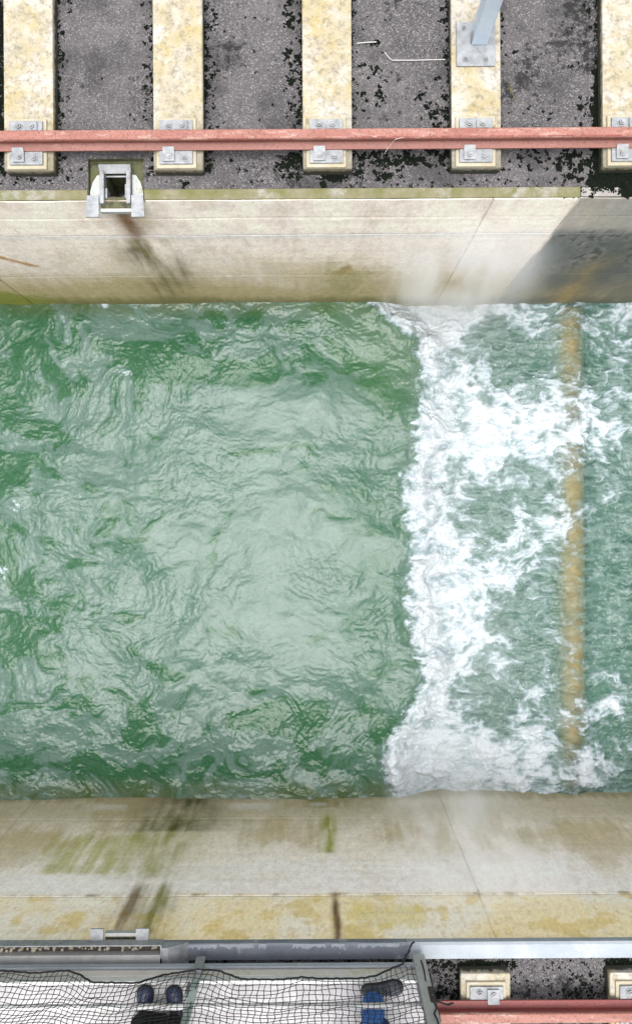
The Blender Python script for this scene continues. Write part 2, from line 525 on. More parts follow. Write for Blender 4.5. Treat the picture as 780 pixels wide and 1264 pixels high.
        # yellow upper band
        up = sst(LEDGE - 0.10, LEDGE + 0.06, z + 0.05 * n2)
        yb = mixc(np.broadcast_to(np.array([0.82, 0.69, 0.44]), X.shape + (3,)), np.array([0.82, 0.75, 0.63]), sst(-0.25, 0.35, n1 + 0.5 * n2 + 0.25 * np.tanh(-X - 0.8)))
        yb = mixc(yb, np.array([0.66, 0.50, 0.17]), sst(0.1, 0.5, fbm(X * 3, z * 3, 5, seed=31) + 0.3 * streak) * 0.7)
        yb = mixc(yb, np.array([0.46, 0.34, 0.17]), sst(0.18, 0.5, fine) * 0.45)
        c = mixc(c, yb, up)
        c = mixc(c, np.array([0.18, 0.14, 0.09]), sst(0.05, 0.0, np.abs(z - LEDGE + 0.02)) * sst(-0.1, 0.5, n2 + streak * 0.6) * 0.7)
        def run(xc, wd, z0, z1, col, a, k=0.6):
            nonlocal c
            m = np.exp(-((X - xc - 0.05 * n1) / wd) ** 2) * sst(z0, z0 - 0.1, z) * sst(z1, z1 + 0.4, z)
            c = mixc(c, np.array(col), np.clip(m * (0.7 + k * streak + 0.7 * n2), 0, 1) * a)
        run(-1.60, 0.11, 0.1, -1.2, (0.14, 0.09, 0.03), 0.85, 0.9)
        run(-1.34, 0.13, 0.1, -1.2, (0.16, 0.15, 0.02), 0.85, 0.9)
        run(-1.50, 0.36, -1.0, -2.8, (0.24, 0.23, 0.05), 0.85, 0.5)
        run(-1.45, 0.45, -2.0, -3.9, (0.06, 0.06, 0.015), 0.97, 0.35)
        run(-2.2, 0.6, -1.1, -2.2, (0.34, 0.32, 0.05), 0.7, 0.9)
        run(0.155, 0.03, 0.05, -0.9, (0.12, 0.06, 0.015), 0.95)
        run(0.11, 0.07, -1.5, -2.7, (0.24, 0.26, 0.02), 0.9, 1.2)
        run(0.10, 0.3, -2.6, -3.5, (0.14, 0.14, 0.02), 0.8, 0.9)
        def blob(xc, zc, rx, rz, col, a):
            nonlocal c
            m = sst(1.1, 0.4, np.sqrt(((X - xc) / rx) ** 2 + ((z - zc) / rz) ** 2) + 0.5 * n2 + 0.3 * fine)
            c = mixc(c, np.array(col), m * a)
        blob(-2.3, -2.7, 0.30, 0.14, (0.58, 0.56, 0.50), 0.7)
        blob(-0.75, -2.7, 0.28, 0.14, (0.56, 0.54, 0.48), 0.7)
        blob(0.0, -2.75, 0.15, 0.1, (0.52, 0.50, 0.45), 0.6)
        c = mixc(c, np.array([0.62, 0.50, 0.10]), sst(1.0, 0.3, np.sqrt(((X - 0.5) / 0.5) ** 2 + ((z + 0.4) / 0.25) ** 2) + 0.6 * n2) * 0.5)
    grain = fbm(X * 40, z * 16, 3, 0.7, seed=s + 7)
    c = c * (1 + 0.13 * fine[..., None] + 0.12 * grain[..., None] + 0.05 * np.clip(lay, -0.6, 0.6)[..., None])
    return np.clip(c, 0.01, 0.82)


def wall_piece(name, xa, xb, za, zb, side, parent, prof, step=0.013, seams=()):
    """one poured length of wall: uneven face, returns at the joints; prof(z) gives Y"""
    xa += 0.0015; xb -= 0.0015
    vis = not (xb < -4.6 or xa > 4.6)
    st = step if vis else 0.08
    nx = max(3, int((xb - xa) / (st * 1.4))); nz = max(4, int((zb - za) / st))
    x = np.linspace(xa, xb, nx); z = np.linspace(za, zb, nz)
    X, Z = np.meshgrid(x, z)
    sgn = -1 if side == 'N' else 1            # direction from wall towards the canal
    rel = 0.004 * fbm(X * 1.3, Z * 1.3, 3, seed=5) + 0.001 * fbm(X * 0.6, Z * 14, 3, seed=6) + 0.0012 * fbm(X * 14, Z * 6, 3, seed=9)
    for zs in seams:
        rel -= 0.005 * np.exp(-((Z - zs - 0.006 * fbm(X * 1.5, X * 0, 3, seed=4)) / 0.010) ** 2)
    edge = np.minimum(X - xa, xb - X)
    rel -= 0.003 * np.exp(-edge / 0.006)
    Y = prof(Z) + sgn * rel
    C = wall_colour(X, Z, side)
    V = np.stack([X, Y, Z], -1)
    b = 0.06 if side == 'S' else 0.0035
    # wrap backwards at top, bottom and both ends so that the piece has thickness
    top = V[-1].copy(); top[:, 1] -= sgn * b
    bot = V[0].copy(); bot[:, 1] -= sgn * b
    V = np.concatenate([bot[None], V, top[None]], 0); C = np.concatenate([C[:1], C, C[-1:]], 0)
    lf = V[:, :1].copy(); lf[:, :, 1] = (prof(np.array([za]))[0]) - sgn * b
    rt = V[:, -1:].copy(); rt[:, :, 1] = (prof(np.array([za]))[0]) - sgn * b
    V = np.concatenate([lf, V, rt], 1); C = np.concatenate([C[:, :1], C, C[:, -1:]], 1)
    f = grid_faces(V.shape[0], V.shape[1])
    if side == 'S': f = f[:, ::-1]
    me = np_mesh(name, V.reshape(-1, 3), f)
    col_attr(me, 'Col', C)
    o = link_mesh(name, me, M['wall'], parent)
    return o


for side in 'NS':
    if side == 'N':
        w_ = thing('canal_wall', 'pale concrete canal wall with green waterline on the far bank under the drain', 'wall', (0, 0, 0))
        prof_u = lambda z: RIM_N - 0.02 * (-z) / 0.73
        prof_l = lambda z: (RIM_N - 0.0195) + (WAT_N - RIM_N + 0.0195) * (z - LEDGE) / (WZ - LEDGE)
        cuts = JOINTS[:3] + [2.05] + JOINTS[3:]
        seams_u = (-0.36,)
    else:
        w_ = thing('canal_wall', 'stained concrete canal wall with yellow upper band next to the platform', 'wall', (0, 0, 0))
        prof_u = lambda z: RIM_S + 0.02 * (-z) / 0.73
        prof_l = lambda z: (RIM_S + 0.0195) + (WAT_S - RIM_S - 0.0195) * (z - LEDGE) / (WZ - LEDGE)
        cuts = JOINTS
        seams_u = ()
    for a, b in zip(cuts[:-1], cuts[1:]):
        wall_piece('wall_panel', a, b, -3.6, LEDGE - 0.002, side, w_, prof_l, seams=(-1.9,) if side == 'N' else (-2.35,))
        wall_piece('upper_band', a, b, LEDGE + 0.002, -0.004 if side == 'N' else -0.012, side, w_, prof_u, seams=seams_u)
    yb = (RIM_N + 0.10, RIM_N + 0.4) if side == 'N' else (RIM_S - 0.4, RIM_S - 0.10)
    if side == 'N':
        yb = (RIM_N + 0.004, RIM_N + 0.4)
        MB().box(-9, NX0 - 0.02, yb[0], yb[1], -0.6, -0.13).build('wall_core', M['rimgrey'], w_)
        MB().box(NX1 + 0.02, 9, yb[0], yb[1], -0.6, -0.13).build('wall_core', M['rimgrey'], w_)
        MB().box(-9, 9, yb[0], yb[1], -4.4, -0.6).build('wall_core', M['rimgrey'], w_)
    else:
        MB().box(-9, 9, RIM_S - 0.4, RIM_S - 0.06, -4.4, -0.06).build('wall_core', M['rimgrey'], w_)
        MB().box(-9, 9, RIM_S - 0.4, RIM_S - 0.004, -0.9, -0.6).build('wall_core', M['rimgrey'], w_)

# rim strips along the canal edge
rim = thing('rim_strip', 'narrow moss-grown concrete strip along the far canal edge', 'kerb')
for a, b in ((-9, NX0 - 0.002), (NX1 + 0.002, 2.05)):
    mb = MB(); mb.box(a, b, RIM_N + 0.004, 2.494, -0.12, 0.012, 0.006)
    mb.build('strip', M['mosscope'], rim)
rim2 = thing('rim_strip', 'bare grey concrete rim beside the dark length of wall', 'kerb')
MB().box(2.056, 9, RIM_N + 0.012, 2.494, -0.12, 0.004, 0.006).build('strip', M['rimgrey'], rim2)

bed = MB().box(-9, 9, -3.5, 2.6, -4.4, -4.2).build('canal_bed', M['bed'])
tag(bed, kind='structure')

# ------------------------------------------------------------------ water
WS = 9.25 / 1000.0                    # metres per photograph pixel at water level


def pw(px, py):
    return (px - 390) * WS, (632 - py) * WS


def gauss(X, Y, px, py, rx, ry, rot=0.0):
    cx, cy = pw(px, py); rx *= WS; ry *= WS
    c, s = math.cos(R(rot)), math.sin(R(rot))
    dx, dy = X - cx, Y - cy
    return np.exp(-(((dx * c + dy * s) / rx) ** 2 + ((-dx * s + dy * c) / ry) ** 2))


def build_water():
    xd = np.arange(-3.85, 3.85, 0.0088)
    xo = np.array([0.05, 0.12, 0.22, 0.35, 0.5, 0.7, 1.0, 1.4, 1.9, 2.5, 3.2, 4.0, 5.1])
    x = np.concatenate([(-3.85 - xo)[::-1], xd, xd[-1] + xo])
    y = np.arange(WAT_S - 0.07, WAT_N + 0.07, 0.0098)
    X, Y = np.meshgrid(x, y)
    # wave front: where the fast sheet from the right tumbles into the slow water
    fp = [(372, 462), (385, 474), (400, 489), (420, 511), (460, 513), (500, 513), (540, 509), (570, 508), (588, 489), (620, 491), (660, 499), (700, 501),
          (740, 493), (780, 501), (820, 513), (850, 507), (880, 490), (910, 474), (940, 470), (962, 480), (985, 497)]
    fy = np.array([pw(0, p[0])[1] for p in fp])[::-1]; fx = np.array([pw(p[1], 0)[0] for p in fp])[::-1]
    front = np.interp(Y, fy, fx) + 0.05 * fbm(Y * 3.5, X * 0.6, 4, seed=2) + 0.09 * fbm(X * 6, Y * 8, 6, 0.66, seed=3)
    fsm = np.interp(Y, fy, fx) + 0.05 * fbm(Y * 3.5, X * 0.6, 3, seed=2) - 0.10 * sst(1.75, 2.3, Y) - 0.10 * sst(-2.6, -3.1, Y)
    Ds = X - fsm
    front = front - 0.10 * sst(1.75, 2.3, Y) - 0.10 * sst(-2.6, -3.1, Y)
    D = X - front                                  # metres upstream of the front

    # swirling coordinates for the slow water
    w1 = fbm(X * 0.55, Y * 0.7, 4, seed=1); w2 = fbm(X * 0.55, Y * 0.7, 4, seed=12)
    sx = X + 0.40 * w1; sy = Y + 0.40 * w2
    w3 = fbm(sx * 1.8, sy * 2.2, 4, seed=14); w4 = fbm(sx * 1.8, sy * 2.2, 4, seed=15)
    tx = sx + 0.10 * w3; ty = sy + 0.10 * w4
    A = fbm(tx * 0.9, ty * 1.7, 7, 0.62, seed=21)          # large patches, drawn out along the canal
    B = fbm(tx * 2.6, ty * 3.9, 6, 0.64, seed=22)
    C = ridged(tx * 3.2, ty * 4.6, 4, 0.6, seed=23)
    Fi = fbm(tx * 10, ty * 13, 4, 0.66, seed=24)
    cr = ridged(sx * 2.2 + 0.35 * Fi + 0.5 * w3, sy * 3.0 + 0.35 * w4, 2, 0.5, seed=25)   # thin creases
    cr2 = ridged(tx * 6 + 0.3 * Fi, ty * 8, 2, 0.5, seed=26)

    # how green (1) or pale (0): milky water plus painted sky sheen
    bias = -0.20 + 0.22 * sst(-2.0, -3.6, X) - 0.20 * gauss(X, Y, 340, 650, 170, 190) - 0.12 * gauss(X, Y, 170, 560, 90, 60)
    for (px, py, rx, ry, a, rot) in ((270, 458, 120, 15, 1.1, 2), (160, 440, 50, 16, 0.8, 0), (20, 590, 36, 24, 1.1, 25), (5, 395, 30, 30, 0.7, 0), (340, 558, 60, 10, 0.6, 6),
                                     (350, 885, 60, 16, 1.0, 0), (300, 855, 45, 10, 0.6, -20), (330, 700, 45, 7, 0.55, 0), (140, 740, 70, 16, 0.55, -12), (110, 690, 40, 10, 0.6, 15),
                                     (20, 800, 30, 40, 0.5, 0), (90, 950, 90, 25, 0.55, 0), (260, 950, 110, 22, 0.6, 0), (130, 860, 60, 25, 0.5, -20), (200, 820, 40, 10, 0.6, -30),
                                     (60, 455, 60, 60, 0.45, 0), (330, 395, 150, 14, 0.35, 0), (420, 440, 60, 40, 0.3, 0), (30, 700, 20, 30, 0.4, 0), (210, 905, 40, 14, 0.5, 10)):
        bias = bias + a * gauss(X + 0.16 * w3 + 0.2 * w1, Y + 0.12 * w4 + 0.14 * w2, px, py, rx, ry, rot)
    near = sst(-1.3, -0.2, D)                             # apron before the front: fine, mixed green
    g = A * 0.75 + B * 0.55 + bias
    green = sst(0.02, 0.34, g) * (0.70 + 0.5 * sst(-0.3, 0.3, Fi + B * 0.6)).clip(0, 1)
    rough_zone = np.clip(sst(0.6, -2.6, X + 0.5 * w1) + 0.75 * sst(-2.0, -2.9, Y) + 0.75 * sst(1.2, 2.1, Y) + near * 0.5, 0, 1)
    crease = sst(0.88, 0.98, cr) * sst(-0.05, 0.35, B) + 0.7 * sst(0.84, 0.97, cr2) * sst(-0.2, 0.3, B + A) * (0.3 + 0.7 * rough_zone)
    green = np.clip(green + 0.40 * crease * (0.3 + 0.7 * rough_zone) + (0.10 + 0.45 * rough_zone) * sst(-0.05, 0.5, B * 0.8 + 0.6 * Fi), 0, 1)
    green = np.clip(green * (1 - near * 0.5) + near * (0.42 + 0.45 * A + 0.25 * Fi + 0.25 * B), 0, 1)

    milk_sheen = np.array([0.072, 0.120, 0.098]); mg = np.array([0.046, 0.098, 0.067]); gr = np.array([0.021, 0.074, 0.033]); dk = np.array([0.014, 0.055, 0.026])
    col = mixc(np.broadcast_to(milk_sheen, X.shape + (3,)), mg, sst(0, 0.5, green))
    col = mixc(col, gr, sst(0.42, 0.95, green))
    col = mixc(col, dk, np.clip(crease * 0.75 * rough_zone, 0, 1) * sst(0.15, 0.6, green))
    pale = sst(0.15, 0.5, -B + 0.4 * Fi) * (1 - sst(0.1, 0.5, green))
    col = mixc(col, np.array([0.090, 0.145, 0.120]), pale * 0.6)
    c3 = sst(0.80, 0.97, ridged(tx * 5.0 + 0.25 * B, ty * 6.5, 3, 0.7, seed=28)) * sst(-0.35, 0.25, fbm(X * 1.1, Y * 1.4, 4, seed=29) + 0.5 * rough_zone - 0.1)
    c4 = sst(0.82, 0.98, ridged(tx * 6.2 + 0.2 * A, ty * 8.0 + 0.1, 3, 0.7, seed=30)) * (0.3 + 0.7 * rough_zone)
    col = mixc(col, np.array([0.025, 0.075, 0.04]), c3 * 0.25)
    col = mixc(col, np.array([0.19, 0.26, 0.23]), c4 * 0.18)  # pale highlights painted along the fine ripple ridges
    # olive tinge towards the walls, their reflection painted in
    col = mixc(col, np.array([0.07, 0.085, 0.03]), np.clip(0.55 * sst(2.15, 2.36, Y) + 0.6 * sst(-2.95, -3.2, Y), 0, 1) * sst(-0.6, 0.3, B + 0.2))
    col = mixc(col, np.array([0.06, 0.115, 0.05]), near * 0.45 * sst(0.9, 1.9, Y))

    # fast water upstream
    up = sst(-0.03, 0.12, D)
    s1 = fbm(X * 2.2, Y * 3.3, 5, 0.6, seed=41); s2 = fbm(X * 4.5 + 0.3 * s1, Y * 13 + 0.4 * s1, 6, 0.66, seed=42); s3 = fbm(X * 14, Y * 36, 3, 0.65, seed=43)
    teal = mixc(np.broadcast_to(np.array([0.052, 0.106, 0.085]), X.shape + (3,)), np.array([0.105, 0.162, 0.142]), sst(-0.35, 0.5, s2 + 0.5 * s1 + 0.3 * s3))
    teal = mixc(teal, np.array([0.030, 0.076, 0.058]), sst(0.15, 0.75, -s2 * 0.8 + s1 * 0.7 - 0.25 * s3))
    teal = mixc(teal, np.array([0.022, 0.085, 0.05]), np.clip(gauss(X, Y, 765, 850, 45, 40) * 0.8 + gauss(X, Y, 750, 920, 60, 40) * 0.6 + gauss(X, Y, 735, 430, 30, 35) * 0.5, 0, 1) * sst(-0.4, 0.3, s1 + s2))
    col = mixc(col, teal, up)

    # foam
    fw = fbm(X * 1.6, Y * 1.9, 4, seed=51); fv = fbm(X * 1.6, Y * 1.9, 4, seed=52)
    ux = X + 0.22 * fw; uy = Y + 0.22 * fv
    f1 = fbm(ux * 2.1, uy * 2.3, 6, 0.62, seed=53); f2 = fbm(X * 4.6 + 0.5 * fw, Y * 6.2 + 0.5 * fv, 5, 0.56, seed=54)
    f3 = ridged(ux * 3.6, uy * 4.2, 4, 0.62, seed=55); f4 = fbm(X * 12 + 1.2 * fw, Y * 22 + 1.2 * fv, 3, 0.6, seed=56)
    env = sst(-0.10, 0.16, D) * (1.09 - 0.33 * sst(0.5, 1.4, D) - 0.40 * sst(1.55, 2.3, D))
    for (px, py, rx, ry, a) in ((590, 384, 120, 14, 0.6), (630, 548, 90, 26, 0.42), (740, 530, 50, 45, 0.38), (730, 400, 60, 28, 0.25), (560, 945, 110, 40, 0.55), (640, 690, 30, 60, 0.12),
                                (700, 640, 40, 40, 0.2), (720, 890, 40, 14, 0.5), (715, 945, 70, 26, 0.30), (680, 630, 40, 26, 0.2), (590, 770, 40, 60, 0.2),
                                (600, 428, 46, 34, -0.75), (660, 450, 34, 32, -0.55), (588, 618, 44, 30, -0.75), (645, 600, 30, 30, -0.4), (598, 868, 36, 34, -0.85), (640, 770, 40, 60, -0.35), (735, 450, 26, 30, -0.3),
                                (675, 770, 30, 110, -0.25), (750, 760, 50, 100, -0.22), (762, 415, 40, 40, 0.30), (765, 560, 40, 60, 0.16), (750, 880, 40, 20, 0.2), (640, 905, 25, 20, 0.2), (660, 500, 30, 20, 0.1), (735, 600, 40, 20, -0.2), (708, 740, 18, 110, -0.28), (706, 875, 26, 12, 0.45), (712, 500, 30, 22, 0.3), (700, 640, 26, 20, 0.2), (706, 960, 24, 18, 0.3), (708, 425, 20, 45, -0.5), (710, 590, 18, 60, -0.25)):
        env = env + a * gauss(ux, uy, px, py, rx, ry) * sst(-0.02, 0.1, D)
    env = env + 0.22 * np.exp(-((D - 0.22) / 0.22) ** 2) * sst(-0.03, 0.05, D)
    lace = sst(0.62, 0.97, f3) * 0.30
    raw = env + 0.48 * f1 + 0.44 * f2 + 0.17 * f4 + lace * (0.45 + 0.65 * sst(0.0, 0.3, env)) - 0.52
    foam = sst(-0.36, 0.98, raw) * sst(-0.05, 0.05, D)
    foam = foam * (0.70 + 0.34 * sst(-0.45, 0.35, f4 * 0.7 + f2 + 0.5 * f1))
    # a few small whitecaps in the slow water
    for (px, py, rx, ry) in ((27, 620, 13, 12), (92, 845, 6, 10), (132, 376, 8, 5), (160, 460, 10, 5), (35, 470, 5, 16), (10, 700, 6, 8)):
        foam = np.maximum(foam, sst(0.35, 0.9, gauss(X + 0.04 * Fi + 0.03 * w3, Y + 0.06 * B, px, py, rx * 1.5, ry * 1.5) * (0.60 + 0.9 * Fi + 0.6 * B)) * 0.62)
    # waterline froth beside the wave
    wl = np.maximum(sst(0.05, 0.0, WAT_N - Y), sst(0.06, 0.0, Y - WAT_S - 0.01))
    foam = np.maximum(foam, wl * sst(0.1, 0.6, fbm(X * 5, Y * 9, 4, seed=61)) * 0.30)
    foam = np.clip(foam, 0, 1)

    # surface height
    Z = WZ + 0.07 - 0.22 * sst(-0.05, 0.55, Ds) + 0.10 * sst(0.5, 2.2, D)
    Z += 0.085 * np.exp(-((Ds - 0.16) / 0.20) ** 2) * (0.6 + 0.8 * np.clip(f1 + 0.4, 0, 1.2))
    calm = 1 - up
    mid = np.clip(gauss(X, Y, 330, 650, 190, 210), 0, 1)
    qx = X + 0.16 * w1 + 0.03 * w3; qy = Y + 0.16 * w2 + 0.03 * w4
    A3 = fbm(qx * 0.8, qy * 1.2, 3, 0.42, seed=71); B3 = fbm(qx * 2.6, qy * 3.5, 4, 0.5, seed=72)
    patch = sst(-0.25, 0.45, fbm(X * 0.9, Y * 1.3, 4, seed=73) + 0.55 * rough_zone - 0.25 * mid)
    Z += calm * ((0.052 - 0.026 * mid) * A3 + (0.013 - 0.006 * mid) * B3 + patch * (0.0045 * B + 0.0036 * Fi - 0.003 * c3 + 0.003 * crease)
                 + 0.0025 * green * Fi + 0.0016 * fbm(X * 22, Y * 28, 3, 0.6, seed=70) * (0.35 + patch))
    Z += up * (0.035 * s1 + 0.014 * s2 + 0.0035 * s3)
    Z += foam * up * (0.06 * f1 + 0.020 * f2 + 0.008 * f4 + 0.02)
    Z += 0.06 * np.exp(-((X - 2.95) / 0.2) ** 2) * up                # the sheet humps over the sill
    # clear where the fast sheet is thin, dense where milky
    clear = up * (0.03 + 0.64 * np.exp(-((X - 2.94 + 0.07 * s2) / 0.14) ** 2)) * (1 - foam) ** 1.2 + 0.05
    clear *= 1 - 0.45 * sst(-0.5, 0.6, 0.6 * s2 + 0.3 * s3 + 0.5 * f1)

    me = np_mesh('water', np.stack([X, Y, Z], -1).reshape(-1, 3), grid_faces(*X.shape))
    col_attr(me, 'Col', np.clip(col, 0.005, 0.8))
    flt_attr(me, 'foam', foam); flt_attr(me, 'clear', np.clip(clear, 0, 0.85)); flt_attr(me, 'up', up)

    t = NT('river_water')
    base = t.attr('Col'); fo = t.attr('foam', 'Fac')
    fn = t.noise(45, 4, 0.7, t.mapped((1, 1.5, 1)))
    base = t.mix(t.ramp(fn, [(0.30, 0.22), (0.52, 0.0)]), base, (0.015, 0.05, 0.03))
    base = t.mix(t.ramp(fn, [(0.55, 0.0), (0.78, 0.18)]), base, (0.25, 0.32, 0.29))
    ff = t.math('MULTIPLY', fo, t.math('ADD', 0.80, t.math('MULTIPLY', t.noise(60, 4, 0.7), 0.4)))
    c = t.mix(t.ramp(ff, [(0.0, 0.0), (0.55, 1.0)]), base, t.ramp(ff, [(0.12, (0.12, 0.17, 0.16)), (0.5, (0.27, 0.325, 0.345)), (0.9, (0.415, 0.45, 0.475))]))
    t.set(c, t.ramp(fo, [(0.0, 0.18), (0.5, 0.6)]), 0.0, 0.36)
    t.b.inputs['IOR'].default_value = 1.33
    t.bump(t.noise(30, 4, 0.6), 0.22, 0.008)
    tr = t.n('ShaderNodeBsdfTransparent'); tr.inputs[0].default_value = (0.93, 0.90, 0.80, 1)
    ms = t.n('ShaderNodeMixShader')
    t.l(t.attr('clear', 'Fac'), ms.inputs[0]); t.l(t.b.outputs[0], ms.inputs[1]); t.l(tr.outputs[0], ms.inputs[2])
    t.l(ms.outputs[0], t.out.inputs['Surface'])
    o = link_mesh('water', me, t.m)
    tag(o, kind='structure')
    return (X, Y, Z, foam, D)


WATER = build_water()

# the submerged sill under the fast sheet
mb = MB()
mb.box(2.74, 3.14, WAT_S - 0.02, WAT_N + 0.02, -4.19, -3.21, 0.03)
sl = mb.build('sill_beam', M['sill'])
tag(sl, 'tan timber sill across the canal just under the fast water', 'sill')


# spray thrown up by the breaking front
def build_spray():
    X, Y, Z, foam, D = WATER
    rng = np.random.RandomState(5)
    idx = np.flatnonzero((foam.ravel() > 0.35) & (D.ravel() < 1.5))
    pick = rng.choice(idx, 1300, replace=False)
    P = np.stack([X.ravel()[pick], Y.ravel()[pick], Z.ravel()[pick]], -1)
    h = rng.gamma(1.2, 0.07, len(P)); P[:, 2] += 0.02 + h; P[:, 0] += rng.normal(0, 0.06, len(P)) - 0.05 * h; P[:, 1] += rng.normal(0, 0.05, len(P))
    r = 0.002 + 0.004 * rng.rand(len(P)) ** 3
    o = np.array([(1, 0, 0), (-1, 0, 0), (0, 1, 0), (0, -1, 0), (0, 0, 1), (0, 0, -1)], float)
    f = np.array([(0, 2, 4), (2, 1, 4), (1, 3, 4), (3, 0, 4), (2, 0, 5), (1, 2, 5), (3, 1, 5), (0, 3, 5)])
    st = np.stack([1 + 1.6 * rng.rand(len(P)), np.ones(len(P)), np.ones(len(P))], -1)
    V = P[:, None] + o[None] * (r[:, None] * st)[:, None, :]
    F = f[None] + (np.arange(len(P)) * 6)[:, None, None]
    me = np_mesh('spray', V.reshape(-1, 3), F.reshape(-1, 3))
    ob = link_mesh('spray', me, simple('white_spray', (0.78, 0.81, 0.82), (0.84, 0.85, 0.85), 0.4))
    tag(ob, 'white droplets flying above the breaking wave', 'spray', kind='stuff')


build_spray()


# mist standing over the wave between the walls
def build_mist():
    mb = MB(); mb.box(0.1, 3.0, WAT_S - 0.02, WAT_N + 0.0, -2.78, 0.02)
    t = NT('mist', False); t.t.nodes.remove(t.b)
    v = t.n('ShaderNodeVolumePrincipled')
    v.inputs['Color'].default_value = (0.97, 0.98, 1, 1); v.inputs['Anisotropy'].default_value = 0.1
    s = t.n('ShaderNodeSeparateXYZ'); t.l(t.obj, s.inputs[0])
    def band(sock, a, b):
        m = t.n('ShaderNodeMapRange'); m.interpolation_type = 'SMOOTHSTEP'
        m.inputs[1].default_value = a; m.inputs[2].default_value = b
        t.l(sock, m.inputs[0]); return m.outputs[0]
    d = t.math('MULTIPLY', band(s.outputs[0], 0.5, 1.3), band(s.outputs[0], 2.35, 1.5))
    d = t.math('MULTIPLY', d, band(s.outputs[2], 0.1, -1.2))
    # thickest where the wave beats against the walls
    wn = band(s.outputs[1], 1.95, 2.36); wsd = band(s.outputs[1], -2.9, -3.25)
    d = t.math('MULTIPLY', d, t.math('ADD', 0.04, t.math('ADD', wn, wsd)))
    n = t.ramp(t.noise(1.5, 4, 0.6, t.mapped((1.8, 0.8, 0.55))), [(0.38, 0.0), (0.66, 1.0)])
    d = t.math('MULTIPLY', t.math('MULTIPLY', d, n), 2.2)
    t.l(d, v.inputs['Density']); t.l(v.outputs[0], t.out.inputs['Volume'])
    o = mb.build('mist', t.m)
    tag(o, 'thin white mist hanging over the breaking wave', 'mist', kind='stuff')


build_mist()

# ------------------------------------------------------------------ far and near bank furniture
SL_X = [-2.155, -1.027, 0.104, 1.231, 2.376]      # sleeper centres
SL_W, SL_H = 0.375, 0.11
RAIL_N, RAIL_S = 2.795, -3.75
NTH = ['leftmost', 'second from the left', 'middle', 'fourth from the left', 'rightmost, cut by the picture edge']


def sleeper(name, label, sx, y_in, y_out, group):
    """precast beam across the bank; y_in is the end facing the canal"""
    o = thing(name, label, 'sleeper', (sx, (y_in + y_out) / 2, 0), group)
    cy = (y_in + y_out) / 2
    mb = MB(); mb.box(-SL_W / 2, SL_W / 2, min(y_in, y_out) - cy, max(y_in, y_out) - cy, -0.05, SL_H, 0.012)
    rnd = random.Random(int(sx * 1000))
    for v in mb.bm.verts: v.co += Vector((rnd.uniform(-1, 1), rnd.uniform(-1, 1), rnd.uniform(-1, 1))) * 0.0025
    mb.build('beam', M['sleeper'], o)
    return o


for i, sx in enumerate(SL_X):
    o = sleeper('concrete_sleeper', '', sx, 2.60, 9.0, 'sleepers of the far bank')
    o['label'] = ['leftmost yellowed concrete sleeper on the far bank', 'second concrete sleeper from the left on the far bank, right of the drain',
                  'middle concrete sleeper of the far bank, whitish at its outer end', 'concrete sleeper on the far bank that carries the blue post',
                  'rightmost concrete sleeper on the far bank, cut by the picture edge'][i]
for i, sx in enumerate((1.262, 2.39)):
    o = sleeper('concrete_sleeper', ['mossy concrete sleeper end on the near bank next to the platform', 'mossy concrete sleeper end on the near bank at the right picture edge'][i],
                sx, -3.507, -9.0, 'sleepers of the near bank')


# dark mossy joint along each sleeper foot: narrow wet gap strips
def rail_shapes(mid):
    foot = [(-0.070, 0.152), (0.070, 0.152), (0.070, 0.164), (0.022, 0.180), (-0.022, 0.180), (-0.070, 0.164)]
    web = [(-0.019, 0.178), (0.019, 0.178), (0.017, 0.238), (-0.017, 0.238)]
    head = [(-0.031, 0.234), (0.031, 0.234), (0.037, 0.244), (0.037, 0.264), (0.031, 0.272), (-0.031, 0.272), (-0.037, 0.264), (-0.037, 0.244)]
    return foot, web, head


def rail(label, yc, xa, xb, mats):
    o = thing('crane_rail', label, 'rail', (0, yc, 0), 'crane rails')
    for nm, pts, m in zip(('rail_foot', 'rail_web', 'rail_head'), rail_shapes(0), mats):
        mb = MB(); mb.prism(pts, 'x', xa, xb); mb.build(nm, m, o)
    return o


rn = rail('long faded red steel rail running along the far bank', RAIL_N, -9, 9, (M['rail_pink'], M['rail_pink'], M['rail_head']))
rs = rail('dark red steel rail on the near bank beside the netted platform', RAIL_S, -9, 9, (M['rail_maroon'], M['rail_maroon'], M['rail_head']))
# chipped seam along the right part of the far rail
mb = MB(); rnd = random.Random(4); x = 0.35
while x < 4.5:
    L = rnd.uniform(0.04, 0.22)
    mb.box(x, x + L, -0.030 + rnd.uniform(-0.002, 0.002), -0.024, 0.2715, 0.2728)
    x += L + rnd.uniform(0.01, 0.07)
mb.build('chipped_seam', M['rail_maroon'], rn)
mb = MB()
mb.tube([(0.66, -0.035, 0.274), (0.60, -0.05, 0.275), (0.555, -0.075, 0.20), (0.53, -0.11, 0.17)], 0.0017, 5)
mb.build('loose_paint_strip', M['wire'], rn)


def hexbolt(c, parent, r=0.026, hole=False):
    w_ = MB(); w_.cyl(c, r * 1.18, 0.005, 16)
    ws = w_.build('washer', M['galv'], parent)
    b = MB(); b.cyl((c[0], c[1], c[2] + 0.005), r * 0.86, 0.016, 6); b.cyl((c[0], c[1], c[2] + 0.021), r * 0.45, 0.014, 10)
    return b.build('bolt', M['bolt'], parent)


